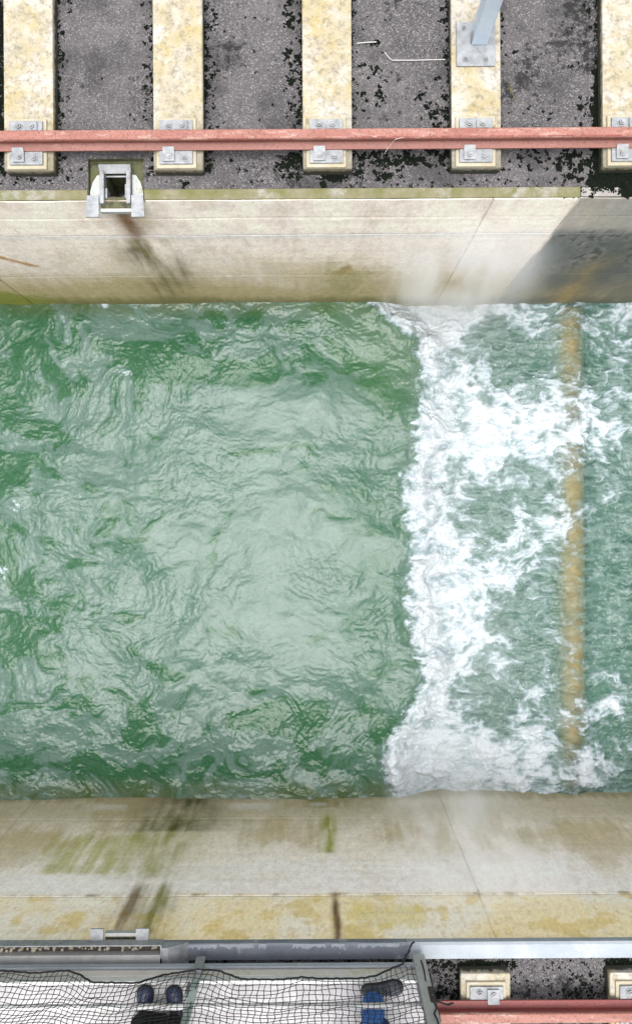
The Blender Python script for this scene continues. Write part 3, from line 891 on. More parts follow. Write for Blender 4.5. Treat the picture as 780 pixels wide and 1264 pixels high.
def clip(cx, y0, y1, z, parent, sgn):
    """cranked clip plate: flat on the base plate, lifted over the rail foot (towards the rail at y1)"""
    mb = MB(); wd = 0.043
    ym = y0 + (y1 - y0) * 0.62
    pts = [(y0, z), (ym, z), (y1, z + 0.02), (y1, z + 0.034), (ym, z + 0.016), (y0, z + 0.016)]
    mb.prism(pts, 'x', cx - wd, cx + wd)
    c = mb.build('clip', M['galv'], parent)
    b = MB(); b.cyl((cx + 0.004, y0 + (y1 - y0) * 0.36, z + 0.016), 0.022, 0.012, 6); b.cyl((cx + 0.004, y0 + (y1 - y0) * 0.36, z + 0.028), 0.011, 0.010, 10)
    b.build('bolt', M['bolt'], c)
    return c


def fastening(label, sx, yc, canal, group):
    """canal = -1: the canal lies towards -Y of the rail (far bank), +1 on the near bank"""
    o = thing('rail_fastening', label, 'rail fastening', (sx, yc, SL_H), group)
    z = 0.0
    MB().box(-0.150, 0.150, -0.19, 0.19, z - 0.01, z + 0.020, 0.006).build('grout_pad', M['grout'], o)
    MB().box(-0.125, 0.125, -0.165, 0.165, z + 0.018, z + 0.0405, 0.003).build('base_plate', M['galv'], o)
    zp = z + 0.0407
    # each side of the rail: one clip, one free bolt, set diagonally
    for s in (-1, 1):
        sx_clip = -0.052 if s == canal else 0.045
        if canal > 0: sx_clip = 0.045 if s == canal else -0.05
        clip(sx_clip, s * 0.152, s * 0.052, zp, o, s)
        hexbolt((-sx_clip * 1.15, s * 0.122, zp), o)
    return o


for i, sx in enumerate(SL_X):
    fastening(['bolted rail fastening on the leftmost far sleeper', 'bolted rail fastening just right of the drain', 'bolted rail fastening on the middle far sleeper',
               'bolted rail fastening below the blue post', 'bolted rail fastening at the right end of the far rail'][i], sx - 0.01, RAIL_N, -1, 'rail fastenings of the far bank')
for i, sx in enumerate((1.262, 2.39)):
    fastening(['bolted rail fastening on the near bank beside the platform', 'bolted rail fastening on the near bank at the right picture edge'][i], sx, RAIL_S, 1, 'rail fastenings of the near bank')


# ------------------------------------------------------------------ drains
def drain(label, cy, sgn, niche):
    """steel-framed outlet in a niche; sgn +1: bank lies towards +Y"""
    o = thing('drain_outlet', label, 'drain', (DR_X, cy, 0), 'steel drain outlets')
    Y = lambda v: v * sgn
    def bx(name, mat, x0, x1, y0, y1, z0, z1, bev=0.004):
        a, b = sorted((Y(y0), Y(y1)))
        return MB().box(x0, x1, a, b, z0, z1, bev).build(name, mat, o)
    if niche:       # sunken pocket: back wall, side walls, floor with a dark pit
        bx('niche_wall', M['niche'], -0.215, 0.215, 0.325, 0.345, -0.5, -0.003)
        bx('niche_wall', M['niche'], -0.230, -0.212, 0.0, 0.325, -0.5, -0.003)
        bx('niche_wall', M['niche'], 0.212, 0.230, 0.0, 0.325, -0.5, -0.003)
        for (a, b, c, d) in ((-0.212, -0.085, 0.004, 0.325), (0.085, 0.212, 0.004, 0.325), (-0.085, 0.085, 0.24, 0.325), (-0.085, 0.085, 0.004, 0.05)):
            bx('niche_floor', M['niche'], a, b, c, d, -0.5, -0.045)
        bx('pit_floor', M['hole'], -0.085, 0.085, 0.05, 0.24, -0.5, -0.44)
        # lime crust on both sides
        for s in (-1, 1):
            pts = [(s * 0.122, 0.005), (s * 0.205, 0.005), (s * 0.205, 0.08), (s * 0.185, 0.15), (s * 0.150, 0.205), (s * 0.122, 0.21)]
            pts = [(p[0], Y(p[1])) for p in pts]
            MB().prism(pts, 'z', -0.045, -0.020).build('lime_crust', M['lime'], o)
        bx('pipe_stub', M['bolt'], -0.03, 0.03, 0.10, 0.17, -0.44, -0.30, 0.02)
    # frame: two cheeks, a sloped lintel, inner lips
    for s in (-1, 1):
        xa, xb = sorted((s * 0.085, s * 0.118))
        bx('cheek', M['galv'], xa, xb, -0.03, 0.225, -0.06, 0.035)
        xa, xb = sorted((s * 0.068, s * 0.0845))
        bx('lip', M['galv'], xa, xb, 0.02, 0.10 if s < 0 else 0.13, -0.10, 0.0, 0.003)
    pts = [(0.212, 0.0), (0.258, 0.045), (0.258, 0.055), (0.205, 0.012)]
    MB().prism([(Y(p[0]), p[1]) for p in pts], 'x', -0.122, 0.122).build('lintel', M['galv'], o)
    bx('bar', M['galv'], -0.084, 0.084, 0.190, 0.202, -0.03, -0.018, 0.002)
    # arms reaching out over the canal, splayed a little
    for s in (-1, 1):
        c = [(s * 0.125, 0.03), (s * 0.215, 0.03), (s * 0.225, -0.135), (s * 0.125, -0.135)]
        c = [(p[0] + s * 0.0, Y(p[1])) for p in c]
        MB().prism(c, 'z', 0.020, 0.034).build('arm', M['galv'], o)
    bx('sill_plate', M['niche'], -0.122, 0.122, -0.055, 0.03, -0.05, -0.012)
    bx('sill_plate', M['cable_grey'], -0.122, 0.122, -0.085, -0.058, -0.05, 0.002)
    return o


drain('steel framed drain outlet in a mossy niche on the far bank', 2.41, 1, True)
drain('steel drain arms over the yellow band at the near bank', -3.325, -1, False)


# ------------------------------------------------------------------ blue post on its sleeper
po = thing('steel_post', 'pale blue square steel post bolted to a far sleeper', 'post', (1.228, 3.53, SL_H))
MB().box(-0.145, 0.145, -0.165, 0.165, 0.0, 0.018, 0.003).build('base_plate', M['galv'], po)
mb = MB(); mb.box(-0.035, 0.085, -0.01, 0.12, 0.018, 1.25, 0.008); mb.build('shaft', M['post_blue'], po)
MB().box(-0.04, 0.09, -0.015, 0.125, 1.25, 1.262, 0.003).build('cap', M['post_blue'], po)
MB().prism([(-0.042, 0.018), (-0.036, 0.018), (-0.036, 0.10), (-0.042, 0.06)], 'y', 0.0, 0.06).build('gusset', M['bolt'], po)
for bxp, byp in ((-0.09, 0.12), (-0.08, -0.115), (0.075, -0.115), (0.115, 0.13)):
    hexbolt((bxp, byp, 0.018), po, 0.019)


# ------------------------------------------------------------------ edge plates and tray of the near bank
ep = thing('edge_plate_strip', 'blue grey steel plates capping the near canal edge', 'edging', (0, RIM_S, 0))
for xa, xb, m in ((-9, -1.78, 'plate_blue'), (-1.776, 0.685, 'plate_grey'), (0.689, 9, 'plate_blue')):
    pts = [(0.004, -0.05), (0.006, 0.006), (-0.012, 0.018), (-0.118, 0.018), (-0.118, -0.04)]
    mb = MB(); mb.prism(pts, 'x', xa, xb); mb.build('edge_plate', M[m], ep)
pts = [(0.010, -0.030), (0.012, 0.008), (0.004, 0.014), (-0.028, 0.0225), (-0.028, 0.019), (0.002, 0.010), (0.0065, -0.030)]
rnd = random.Random(8)
for xa, xb in ((-1.02, -0.78), (-0.76, -0.50), (-0.46, -0.40), (-0.2, 0.05), (0.10, 0.2), (0.3, 0.62)):
    mb = MB(); n = 14; v0 = []
    # chalky drip of old paint on the plate edge
    top = [(xa + (xb - xa) * k / n, -0.010 - rnd.uniform(0.0, 0.030)) for k in range(n + 1)]
    poly = [(xa, 0.0045)] + [(xb, 0.0045)] + list(reversed(top))
    mb.prism(poly, 'z', 0.0185, 0.0205); mb.build('paint_fleck', M['plate_blue'], ep)

tr = thing('cable_trough', 'grey steel cable trough with dark slot at the foot of the platform', 'trough', (0, -3.36, 0))
TX0, TX1 = -4.2, -1.20
MB().box(TX0, TX1, 0.072, 0.082, 0.0185, 0.105, 0.002).build('outer_side', M['galv'], tr)
MB().box(TX0, TX1, -0.10, 0.0715, 0.0185, 0.040).build('trough_floor', M['dark'], tr)
MB().prism([(0.005, 0.101), (-0.13, 0.112), (-0.13, 0.106), (0.001, 0.094), (0.001, 0.0405), (0.005, 0.0405)], 'x', TX0, TX1 - 0.002).build('cover_sheet', M['cable_grey'], tr)
MB().box(TX1, TX1 + 0.012, -0.02, 0.082, 0.0185, 0.108, 0.002).build('end_plate', M['galv'], tr)
MB().prism([(TX1 + 0.0125, 0.0185), (TX1 + 0.20, 0.0185), (TX1 + 0.20, 0.026), (TX1 + 0.06, 0.104), (TX1 + 0.0125, 0.108)], 'y', -0.10, 0.06).build('end_ramp', M['galv'], tr)
rnd = random.Random(3)
mb = MB()
for k in range(120):
    x = rnd.uniform(-2.6, TX1 - 0.02); y = rnd.uniform(0.012, 0.064); r = rnd.uniform(0.006, 0.016)
    bmesh.ops.create_icosphere(mb.bm, subdivisions=1, radius=r, matrix=Matrix.Translation((x, y, 0.040 + r * 0.3)))
db = mb.build('litter', M['grout'], None, (0, -3.36, 0)); tag(db, 'dead leaf litter and grit lying in the dark trough slot', 'litter', kind='stuff')

# ------------------------------------------------------------------ platform
PF = 0.36                                   # platform floor height
PX1 = 0.80
pl = thing('platform', 'pale boarded platform with white fascia at the near bank', 'platform', (0, -3.40, 0))
MB().box(-4.6, PX1 - 0.02, -0.045, 0.022, 0.175, 0.192, 0.003).build('fascia_angle', M['plate_blue'], pl)
MB().box(-4.6, PX1 - 0.02, 0.004, 0.022, 0.1925, 0.222, 0.003).build('fascia_angle', M['plate_blue'], pl)
MB().box(-4.6, PX1 - 0.02, -0.030, -0.002, 0.193, 0.295, 0.004).build('fascia_board', M['fascia'], pl)
MB().box(-4.6, PX1 - 0.02, -0.034, -0.005, 0.298, PF - 0.002, 0.004).build('fascia_board', M['white_tube'], pl)
y = -0.037
k = 0
while y > -1.6:
    wd = 0.142
    MB().box(-4.6, PX1 - 0.03, y - wd, y, PF - 0.045, PF + (0.001 if k % 2 else -0.001), 0.005).build('deck_board', M['deck'], pl)
    y -= wd + 0.003; k += 1
for x in (-4.3, -2.9, -1.6, -0.4, 0.62):
    for yy in (-0.12, -1.45):
        MB().box(x - 0.04, x + 0.04, yy - 0.04, yy + 0.04, -0.01, PF - 0.047, 0.004).build('leg', M['post_green'], pl)
MB().box(PX1 - 0.018, PX1 - 0.006, -1.6, 0.0, 0.20, PF + 0.03, 0.002).build('side_plate', M['cable_grey'], pl)

# railing
RY = -3.395
ra = thing('railing', 'grey steel railing with white knee rail along the platform edge', 'railing', (0, RY, 0))
RTOP = 1.46


def post(x, wd, dp):
    o = MB().box(x - wd / 2, x + wd / 2, -dp / 2, dp / 2, 0.165, RTOP, 0.003).build('post', M['post_green'], ra)
    MB().box(x - wd / 2 - 0.006, x + wd / 2 + 0.006, dp / 2 + 0.0005, dp / 2 + 0.022, 0.11, 0.30, 0.003).build('clamp', M['galv'], o)
    return o


post(-0.89, 0.055, 0.024)
post(-2.55, 0.055, 0.024)
post(-4.2, 0.055, 0.024)
ep_ = MB().box(0.71, 0.80, -0.03, 0.03, 0.09, RTOP, 0.004).build('post', M['cable_grey'], ra)
MB().prism([(0.7005, 0.45), (0.7085, 0.45), (0.7085, 0.70), (0.7005, 0.70)], 'y', -0.02, 0.02).build('slot_plate', M['bolt'], ep_)
MB().box(0.765, 0.80, 0.0305, 0.036, 0.52, 0.70, 0.001).build('slot_plate', M['dark'], ep_)
MB().box(-0.945, -0.925, -0.012, 0.012, 0.40, 0.56, 0.001).build('strap', M['bolt'], ra)
mb = MB(); mb.tube([(-4.6, -0.035, 0.625), (0.705, -0.035, 0.625)], 0.021, 12); mb.build('knee_rail', M['white_tube'], ra, smooth=True)
mb = MB(); mb.tube([(-4.6, 0, RTOP), (0.80, 0, RTOP)], 0.024, 12); mb.build('top_rail', M['white_tube'], ra, smooth=True)
# return leg of the railing along the right end of the platform
mb = MB(); mb.tube([(0.755, -0.03, RTOP - 0.03), (0.755, -1.55, RTOP - 0.03)], 0.022, 12); mb.build('top_rail', M['white_tube'], ra, smooth=True)
MB().box(0.71, 0.80, -1.6, -1.54, 0.20, RTOP, 0.004).build('post', M['cable_grey'], ra)

# ------------------------------------------------------------------ safety net hung on the railing
def build_net():
    # lower border rope: photograph x -> how far it hangs (pixel row), turned into height at the net's plane
    bp = [(-160, 1199), (-60, 1200), (0, 1196), (40, 1199), (80, 1196), (95, 1201), (110, 1211), (165, 1212), (200, 1202), (240, 1196), (265, 1197), (295, 1208), (340, 1209), (370, 1206), (390, 1208), (440, 1208), (460, 1205), (475, 1198), (492, 1191)]
    BY = -3.362
    bx_ = []; bz_ = []
    for px, py in bp:
        d = -BY * 1000 / (py - 632); bz_.append(CAM_H - d); bx_.append((px - 390) * d / 1000)
    bx_ = np.array(bx_); bz_ = np.array(bz_)
    rows = 25; pitch = 0.041
    xs = np.arange(-3.2, 0.70, pitch)
    ztop = RTOP - 0.02
    fold = 0.60

    def pt(xc, j):
        t = j / rows
        zb = float(np.interp(xc, bx_, bz_))
        z = zb + (ztop - zb) * t
        # belly: hangs outside the fascia, drapes over the knee rail
        yk = -3.398
        if z < fold:
            u = (z - zb) / max(fold - zb, 1e-3)
            y = BY + (yk - BY) * u + 0.02 * math.sin(math.pi * u) * math.sin(xc * 5.1 + 1.0)
        else:
            u = (z - fold) / (ztop - fold)
            y = yk + 0.03 * math.sin(math.pi * u) + 0.012 * math.sin(xc * 7 + 3 * u)
        lean = 0.05 * math.sin(xc * 2.3 + 0.6) * (1 - abs(z - fold) / 0.9) + 0.035 * math.sin(xc * 1.1) * t * 3 * (1 - t)
        return Vector((xc + lean + 0.006 * math.sin(j * 1.7 + xc * 31), y + 0.004 * math.sin(j * 2.1 + xc * 17), z + 0.006 * math.sin(xc * 23 + j)))
    P = [[pt(xc, j) for j in range(rows + 1)] for xc in xs]
    net = thing('safety_net', 'black knotted safety net hung over the platform railing', 'net', (0, 0, 0))
    mb = MB()
    for i in range(len(xs)):
        mb.tube(P[i], 0.0027, 4)
    for j in range(1, rows + 1):
        mb.tube([P[i][j] for i in range(len(xs))], 0.0027, 4)
    for i in range(len(xs)):
        for j in range(1, rows):
            p = P[i][j]; r = 0.0052
            vs = [mb.bm.verts.new(p + Vector(d) * r) for d in ((1, 0, 0), (0, 1, 0), (-1, 0, 0), (0, -1, 0), (0, 0, 1), (0, 0, -1))]
            for a, b, c in ((0, 1, 4), (1, 2, 4), (2, 3, 4), (3, 0, 4), (1, 0, 5), (2, 1, 5), (3, 2, 5), (0, 3, 5)):
                mb.bm.faces.new((vs[a], vs[b], vs[c]))
    n_ = mb.build('mesh_cords', M['net'], net); n_['kind'] = 'stuff'
    rp = [Vector((float(x), BY, float(np.interp(x, bx_, bz_)))) + Vector((0, 0.002 * math.sin(k * 1.9), 0.003 * math.sin(k * 2.7))) for k, x in enumerate(np.linspace(-3.2, 0.62, 150))]
    rp += [Vector((0.66, -3.35, 0.13)), Vector((0.685, -3.345, 0.10)), Vector((0.695, -3.335, 0.06)), Vector((0.715, -3.315, 0.035)), Vector((0.735, -3.305, 0.03))]
    mb = MB(); mb.tube(rp, 0.0075, 6); mb.build('border_rope', M['net'], net, smooth=True)
    # border along the end post and a frayed tail on the rail
    mb = MB(); mb.tube([P[-1][j] + Vector((0.035 + 0.01 * math.sin(j * 1.3), 0.03, 0)) for j in range(rows + 1)], 0.006, 6); mb.build('border_rope', M['net'], net, smooth=True)
    mb = MB()
    mb.tube([(0.81, -3.42, 0.62), (0.83, -3.44, 0.56), (0.86, -3.46, 0.55), (0.90, -3.455, 0.58), (0.93, -3.45, 0.57)], 0.008, 6)
    mb.tube([(0.815, -3.40, 0.30), (0.812, -3.405, 0.45), (0.81, -3.42, 0.62), (0.815, -3.43, 0.8)], 0.006, 6)
    mb.tube([(0.90, -3.455, 0.58), (0.91, -3.43, 0.62), (0.935, -3.43, 0.60)], 0.006, 6)
    mb.build('rope_tail', M['net'], net, smooth=True)


build_net()


# ------------------------------------------------------------------ people
def skin_mesh(name, verts, edges, radii, root, mat, parent, sub=2):
    me = bpy.data.meshes.new(name); me.from_pydata(verts, edges, [])
    o = bpy.data.objects.new(name, me); COL.objects.link(o)
    o.modifiers.new('skin', 'SKIN').use_smooth_shade = True
    if not me.skin_vertices: me.skin_vertices.new()
    for i, sv in enumerate(me.skin_vertices[0].data):
        r = radii[i]; sv.radius = (r, r) if isinstance(r, float) else r
        sv.use_root = (i == root)
    s = o.modifiers.new('sub', 'SUBSURF'); s.levels = s.render_levels = sub
    dg = bpy.context.evaluated_depsgraph_get()
    m2 = bpy.data.meshes.new_from_object(o.evaluated_get(dg))
    bpy.data.objects.remove(o); m2.name = name
    for p in m2.polygons: p.use_smooth = True
    m2.materials.clear()
    return link_mesh(name, m2, mat, parent)


def cloth(name, c1, c2, sc_=30):
    t = NT(name)
    c = t.mix(t.ramp(t.noise(sc_, 5, 0.65), [(0.35, 0), (0.65, 1)]), c1, c2)
    t.set(c, 0.9, 0.0, 0.2); t.bump(t.math('ADD', t.noise(9, 4, 0.6), t.math('MULTIPLY', t.noise(220, 2, 0.5), 0.3)), 0.6, 0.02)
    return t.m


M['skin'] = simple('skin', (0.50, 0.30, 0.21), (0.56, 0.35, 0.26), 0.55, 0, 20, None, 3, 0.5, 0.1)
M['hair'] = simple('dark_hair', (0.03, 0.02, 0.015), (0.06, 0.04, 0.03), 0.6, 0, 60)
M['black_cloth'] = cloth('black_cloth', (0.006, 0.006, 0.007), (0.014, 0.014, 0.016))
M['blue_denim'] = cloth('blue_denim', (0.025, 0.085, 0.28), (0.055, 0.17, 0.44), 45)
M['blue_jacket'] = cloth('dark_blue_jacket', (0.008, 0.03, 0.16), (0.015, 0.05, 0.24))
M['shoe_blue'] = simple('dark_blue_leather', (0.012, 0.018, 0.045), (0.03, 0.045, 0.10), 0.4, 0, 14, None, 3, 0.5, 0.2)
M['shoe_grey'] = simple('grey_black_leather', (0.02, 0.02, 0.024), (0.10, 0.11, 0.14), 0.5, 0, 12, None, 3, 0.5, 0.2)
M['sole'] = simple('black_rubber', (0.01, 0.01, 0.011), (0.02, 0.02, 0.02), 0.8, 0, 30)


def shoe(x, y, ang, parent, mat, L=0.29, wd=0.105):
    """heel at (x, y), toe along ang (degrees from +X); lofted last, with sole, lace band and tongue"""
    prof = [(0.0, 0.30, 0.055), (0.06, 0.62, 0.085), (0.22, 0.72, 0.100), (0.42, 0.70, 0.088), (0.60, 0.88, 0.066), (0.75, 1.0, 0.055), (0.88, 0.92, 0.046), (0.96, 0.66, 0.036), (1.0, 0.30, 0.025)]
    rot = Matrix.Translation((x, y, PF + 0.001)) @ Matrix.Rotation(R(ang), 4, 'Z')
    def loft(sections, name, m, par):
        bm = bmesh.new(); rings = []
        for s in sections: rings.append([bm.verts.new(rot @ Vector(p)) for p in s])
        n = len(rings[0])
        for a, b in zip(rings[:-1], rings[1:]):
            for k in range(n): bm.faces.new((a[k], a[(k + 1) % n], b[(k + 1) % n], b[k]))
        bm.faces.new(rings[0]); bm.faces.new(rings[-1])
        bmesh.ops.recalc_face_normals(bm, faces=bm.faces)
        bmesh.ops.subdivide_edges(bm, edges=bm.edges, cuts=1, use_grid_fill=True, smooth=0.6)
        me = bpy.data.meshes.new(name); bm.to_mesh(me); bm.free()
        for p in me.polygons: p.use_smooth = True
        return link_mesh(name, me, m, par)
    up = []; so = []
    for t, w_, h in prof:
        hw = wd / 2 * w_
        up.append([(t * L, hw * math.cos(a) * (0.94 if math.sin(a) > 0 else 1.0), 0.016 + (h - 0.016) * max(0, math.sin(a)) ** 0.8) for a in [math.pi * k / 8 for k in range(9)]])
        q = hw * 1.06 + 0.003
        so.append([(t * L * 1.02 - 0.003, -q, 0.0), (t * L * 1.02 - 0.003, q, 0.0), (t * L * 1.02 - 0.003, q, 0.018), (t * L * 1.02 - 0.003, -q, 0.018)])
    s_ = loft(up, 'shoe', mat, parent)
    loft(so, 'sole', M['sole'], s_)
    mb = MB()
    for k in range(4):
        xx = 0.40 * L + k * 0.026; zz = 0.094 - k * 0.0085
        mb.tube([rot @ Vector((xx, -0.028, zz - 0.013)), rot @ Vector((xx + 0.004, 0, zz + 0.004)), rot @ Vector((xx, 0.028, zz - 0.013))], 0.0035, 5)
    mb.build('laces', M['sole'], s_)
    return s_


def person(label, hip, ankles, hands, mats, head_dir, coat_len, shoes):
    """hip (x, y) under the pelvis, ankles two (x, y), everything above the platform floor"""
    px, py = hip; Z = PF
    o = thing('person', label, 'person', (px, py, PF))
    L = lambda x, y, z: (x - px, y - py, z)
    aL, aR = ankles
    v = [L(px, py, 0.93), L(px, py, 1.08), L(px, py + 0.01, 1.25), L(px, py + 0.02, 1.42), L(px, py + 0.025, 1.50), L(px, py + 0.045, 1.60), L(px, py + 0.05, 1.70), L(px, py + 0.04, 1.76)]
    e = [(i, i + 1) for i in range(7)]
    r = [(0.16, 0.11), (0.14, 0.10), (0.155, 0.11), (0.13, 0.09), 0.058, (0.076, 0.090), (0.080, 0.096), (0.045, 0.055)]
    for s, (ax, ay) in ((-1, aL), (1, aR)):
        b = len(v)
        kx, ky = (px + s * 0.09) * 0.45 + ax * 0.55, py * 0.45 + ay * 0.55 + 0.03
        v += [L(px + s * 0.09, py, 0.86), L(kx, ky, 0.50), L(ax * 0.9 + kx * 0.1, ay * 0.9 + ky * 0.1 - 0.01, 0.30), L(ax, ay, 0.09)]
        e += [(0, b), (b, b + 1), (b + 1, b + 2), (b + 2, b + 3)]; r += [0.088, 0.062, 0.055, 0.042]
    for s, (hx, hy, hz) in zip((-1, 1), hands):
        b = len(v)
        shx = px + s * 0.19; ex, ey, ez = (shx + hx) / 2 + s * 0.07, (py + hy) / 2 - 0.05, (1.40 + hz) / 2 - 0.03
        v += [L(shx, py + 0.01, 1.41), L(ex, ey, ez), L(hx, hy, hz), L(hx, hy + 0.045, hz - 0.005), L(hx, hy + 0.085, hz - 0.010)]
        e += [(3, b), (b, b + 1), (b + 1, b + 2), (b + 2, b + 3), (b + 3, b + 4)]; r += [0.062, 0.045, 0.030, (0.040, 0.018), (0.036, 0.014)]
        w4 = b + 4
        for k in range(4):
            f = len(v); fx = hx + (k - 1.5) * 0.021; ln = (0.075, 0.088, 0.082, 0.062)[k]
            v += [L(fx, hy + 0.11, hz - 0.012), L(fx, hy + 0.11 + ln * 0.45, hz - 0.028), L(fx, hy + 0.11 + ln * 0.55, hz - 0.062)]
            e += [(w4, f), (f, f + 1), (f + 1, f + 2)]; r += [0.0095, 0.009, 0.008]
        f = len(v)
        v += [L(hx - s * 0.045, hy + 0.055, hz - 0.015), L(hx - s * 0.055, hy + 0.09, hz - 0.035)]
        e += [(b + 3, f), (f, f + 1)]; r += [0.011, 0.009]
    skin_mesh('body', v, e, r, 0, M['skin'], o)
    # face and hair
    hc = Vector(L(px, py + 0.05, 1.68))
    mb = MB(); bmesh.ops.create_icosphere(mb.bm, subdivisions=3, radius=1.0)
    for q in mb.bm.verts:
        c = q.co.copy(); q.co = Vector((c.x * 0.090, c.y * 0.108 - 0.018, c.z * 0.105 + 0.035 + (0.03 if c.y < 0 else 0) * -0.6)) + hc
        if c.y > 0.35 and c.z < 0.45: q.co.y -= 0.10 * (c.y - 0.35)
    mb.build('hair', mats['hair'], o, smooth=True)
    mb = MB(); mb.tube([hc + Vector((0, 0.083, 0.015)), hc + Vector((0, 0.105, -0.02)), hc + Vector((0, 0.088, -0.03))], [0.007, 0.013, 0.008], 8); mb.build('nose', M['skin'], o, smooth=True)
    for s in (-1, 1):
        mb = MB(); bmesh.ops.create_icosphere(mb.bm, subdivisions=2, radius=0.011, matrix=Matrix.Translation(hc + Vector((s * 0.032, 0.078, 0.01)))); mb.build('eye', M['sole'], o, smooth=True)
        mb = MB(); bmesh.ops.create_icosphere(mb.bm, subdivisions=2, radius=1, matrix=Matrix.Translation(hc + Vector((s * 0.086, -0.005, -0.01))) @ Matrix.Diagonal((0.010, 0.022, 0.033, 1))); mb.build('ear', M['skin'], o, smooth=True)
    mb = MB(); mb.tube([hc + Vector((-0.025, 0.078, -0.055)), hc + Vector((0, 0.088, -0.056)), hc + Vector((0.025, 0.078, -0.055))], 0.005, 6); mb.build('mouth', M['skin'], o, smooth=True)
    # trousers
    v = [L(px, py, 0.95), L(px, py, 1.06)]; e = [(0, 1)]; r = [(0.185, 0.135), (0.17, 0.125)]
    for s, (ax, ay) in ((-1, aL), (1, aR)):
        b = len(v); kx, ky = (px + s * 0.09) * 0.45 + ax * 0.55, py * 0.45 + ay * 0.55 + 0.03
        v += [L(px + s * 0.092, py, 0.84), L(kx, ky, 0.50), L(ax * 0.8 + kx * 0.2, ay * 0.8 + ky * 0.2 - 0.01, 0.26), L(ax, ay - 0.005, 0.11), L(ax, ay - 0.005, 0.055)]
        e += [(0, b), (b, b + 1), (b + 1, b + 2), (b + 2, b + 3), (b + 3, b + 4)]; r += [0.112, 0.09, 0.088, 0.088, 0.085]
    skin_mesh('trousers', v, e, r, 0, mats['trousers'], o)
    # coat: lofted rings from hem to collar, plus sleeves
    bm = bmesh.new(); rings = []; n = 28
    prof = coat_len
    for (z, rx, ry, oy) in prof:
        rings.append([bm.verts.new(L(px + rx * math.cos(2 * math.pi * k / n) * (1 + 0.03 * math.sin(k * 2.9) * (1 if z < 0.8 else 0.3)),
                                     py + oy + ry * math.sin(2 * math.pi * k / n) * (1 + 0.04 * math.sin(k * 4.1) * (1 if z < 0.8 else 0.3)), z)) for k in range(n)])
    for a, b in zip(rings[:-1], rings[1:]):
        for k in range(n): bm.faces.new((a[k], a[(k + 1) % n], b[(k + 1) % n], b[k]))
    bmesh.ops.recalc_face_normals(bm, faces=bm.faces)
    me = bpy.data.meshes.new('coat'); bm.to_mesh(me); bm.free()
    for p in me.polygons: p.use_smooth = True
    c_ = link_mesh('coat', me, mats['coat'], o)
    c_.modifiers.new('thick', 'SOLIDIFY').thickness = 0.012
    for s, (hx, hy, hz) in zip((-1, 1), hands):
        shx = px + s * 0.17; ex, ey, ez = (px + s * 0.19 + hx) / 2 + s * 0.07, (py + hy) / 2 - 0.05, (1.40 + hz) / 2 - 0.03
        skin_mesh('sleeve', [L(shx, py + 0.01, 1.43), L(ex, ey, ez), L(hx, hy - 0.01, hz)], [(0, 1), (1, 2)], [0.085, 0.066, 0.048], 0, mats['coat'], c_)
    for (x, y, a) in shoes:
        shoe(x - px, y - py, a, o, mats['shoe']).location.z = -PF
    return o


person('person in black coat and dark blue shoes behind the net', (-1.16, -3.76), ((-1.265, -3.65), (-1.035, -3.66)),
       ((-1.45, -3.52, 1.10), (-0.85, -3.52, 1.10)),
       {'hair': M['hair'], 'trousers': M['black_cloth'], 'coat': M['black_cloth'], 'shoe': M['shoe_blue']}, 90,
       [(0.20, 0.19, 0.20, 0.06), (0.45, 0.20, 0.19, 0.04), (0.75, 0.21, 0.18, 0.02), (0.95, 0.205, 0.165, 0), (1.12, 0.19, 0.15, 0), (1.3, 0.21, 0.15, 0.0), (1.42, 0.19, 0.125, 0.01), (1.48, 0.10, 0.09, 0.02), (1.53, 0.072, 0.075, 0.025)],
       [(-1.285, -3.72, 83), (-1.025, -3.725, 96)])
person('person in blue jeans and dark blue coat, one shoe turned right, behind net', (0.385, -3.74), ((0.385, -3.505), (0.30, -4.05)),
       ((0.12, -3.52, 1.10), (0.65, -3.52, 1.10)),
       {'hair': M['hair'], 'trousers': M['blue_denim'], 'coat': M['blue_jacket'], 'shoe': M['shoe_grey']}, 90,
       [(0.30, 0.16, 0.20, 0.06), (0.5, 0.19, 0.19, 0.03), (0.74, 0.205, 0.175, 0.0), (0.95, 0.20, 0.165, 0), (1.12, 0.19, 0.15, 0), (1.3, 0.21, 0.15, 0.0), (1.42, 0.19, 0.125, 0.01), (1.48, 0.10, 0.09, 0.02), (1.53, 0.072, 0.075, 0.025)],
       [(0.315, -3.475, 5), (0.29, -4.12, 70)])


# ------------------------------------------------------------------ moss clumps on the banks
def gpx(px, py, z=0.0):
    d = CAM_H - z
    return (px - 390) * d / 1000, (632 - py) * d / 1000


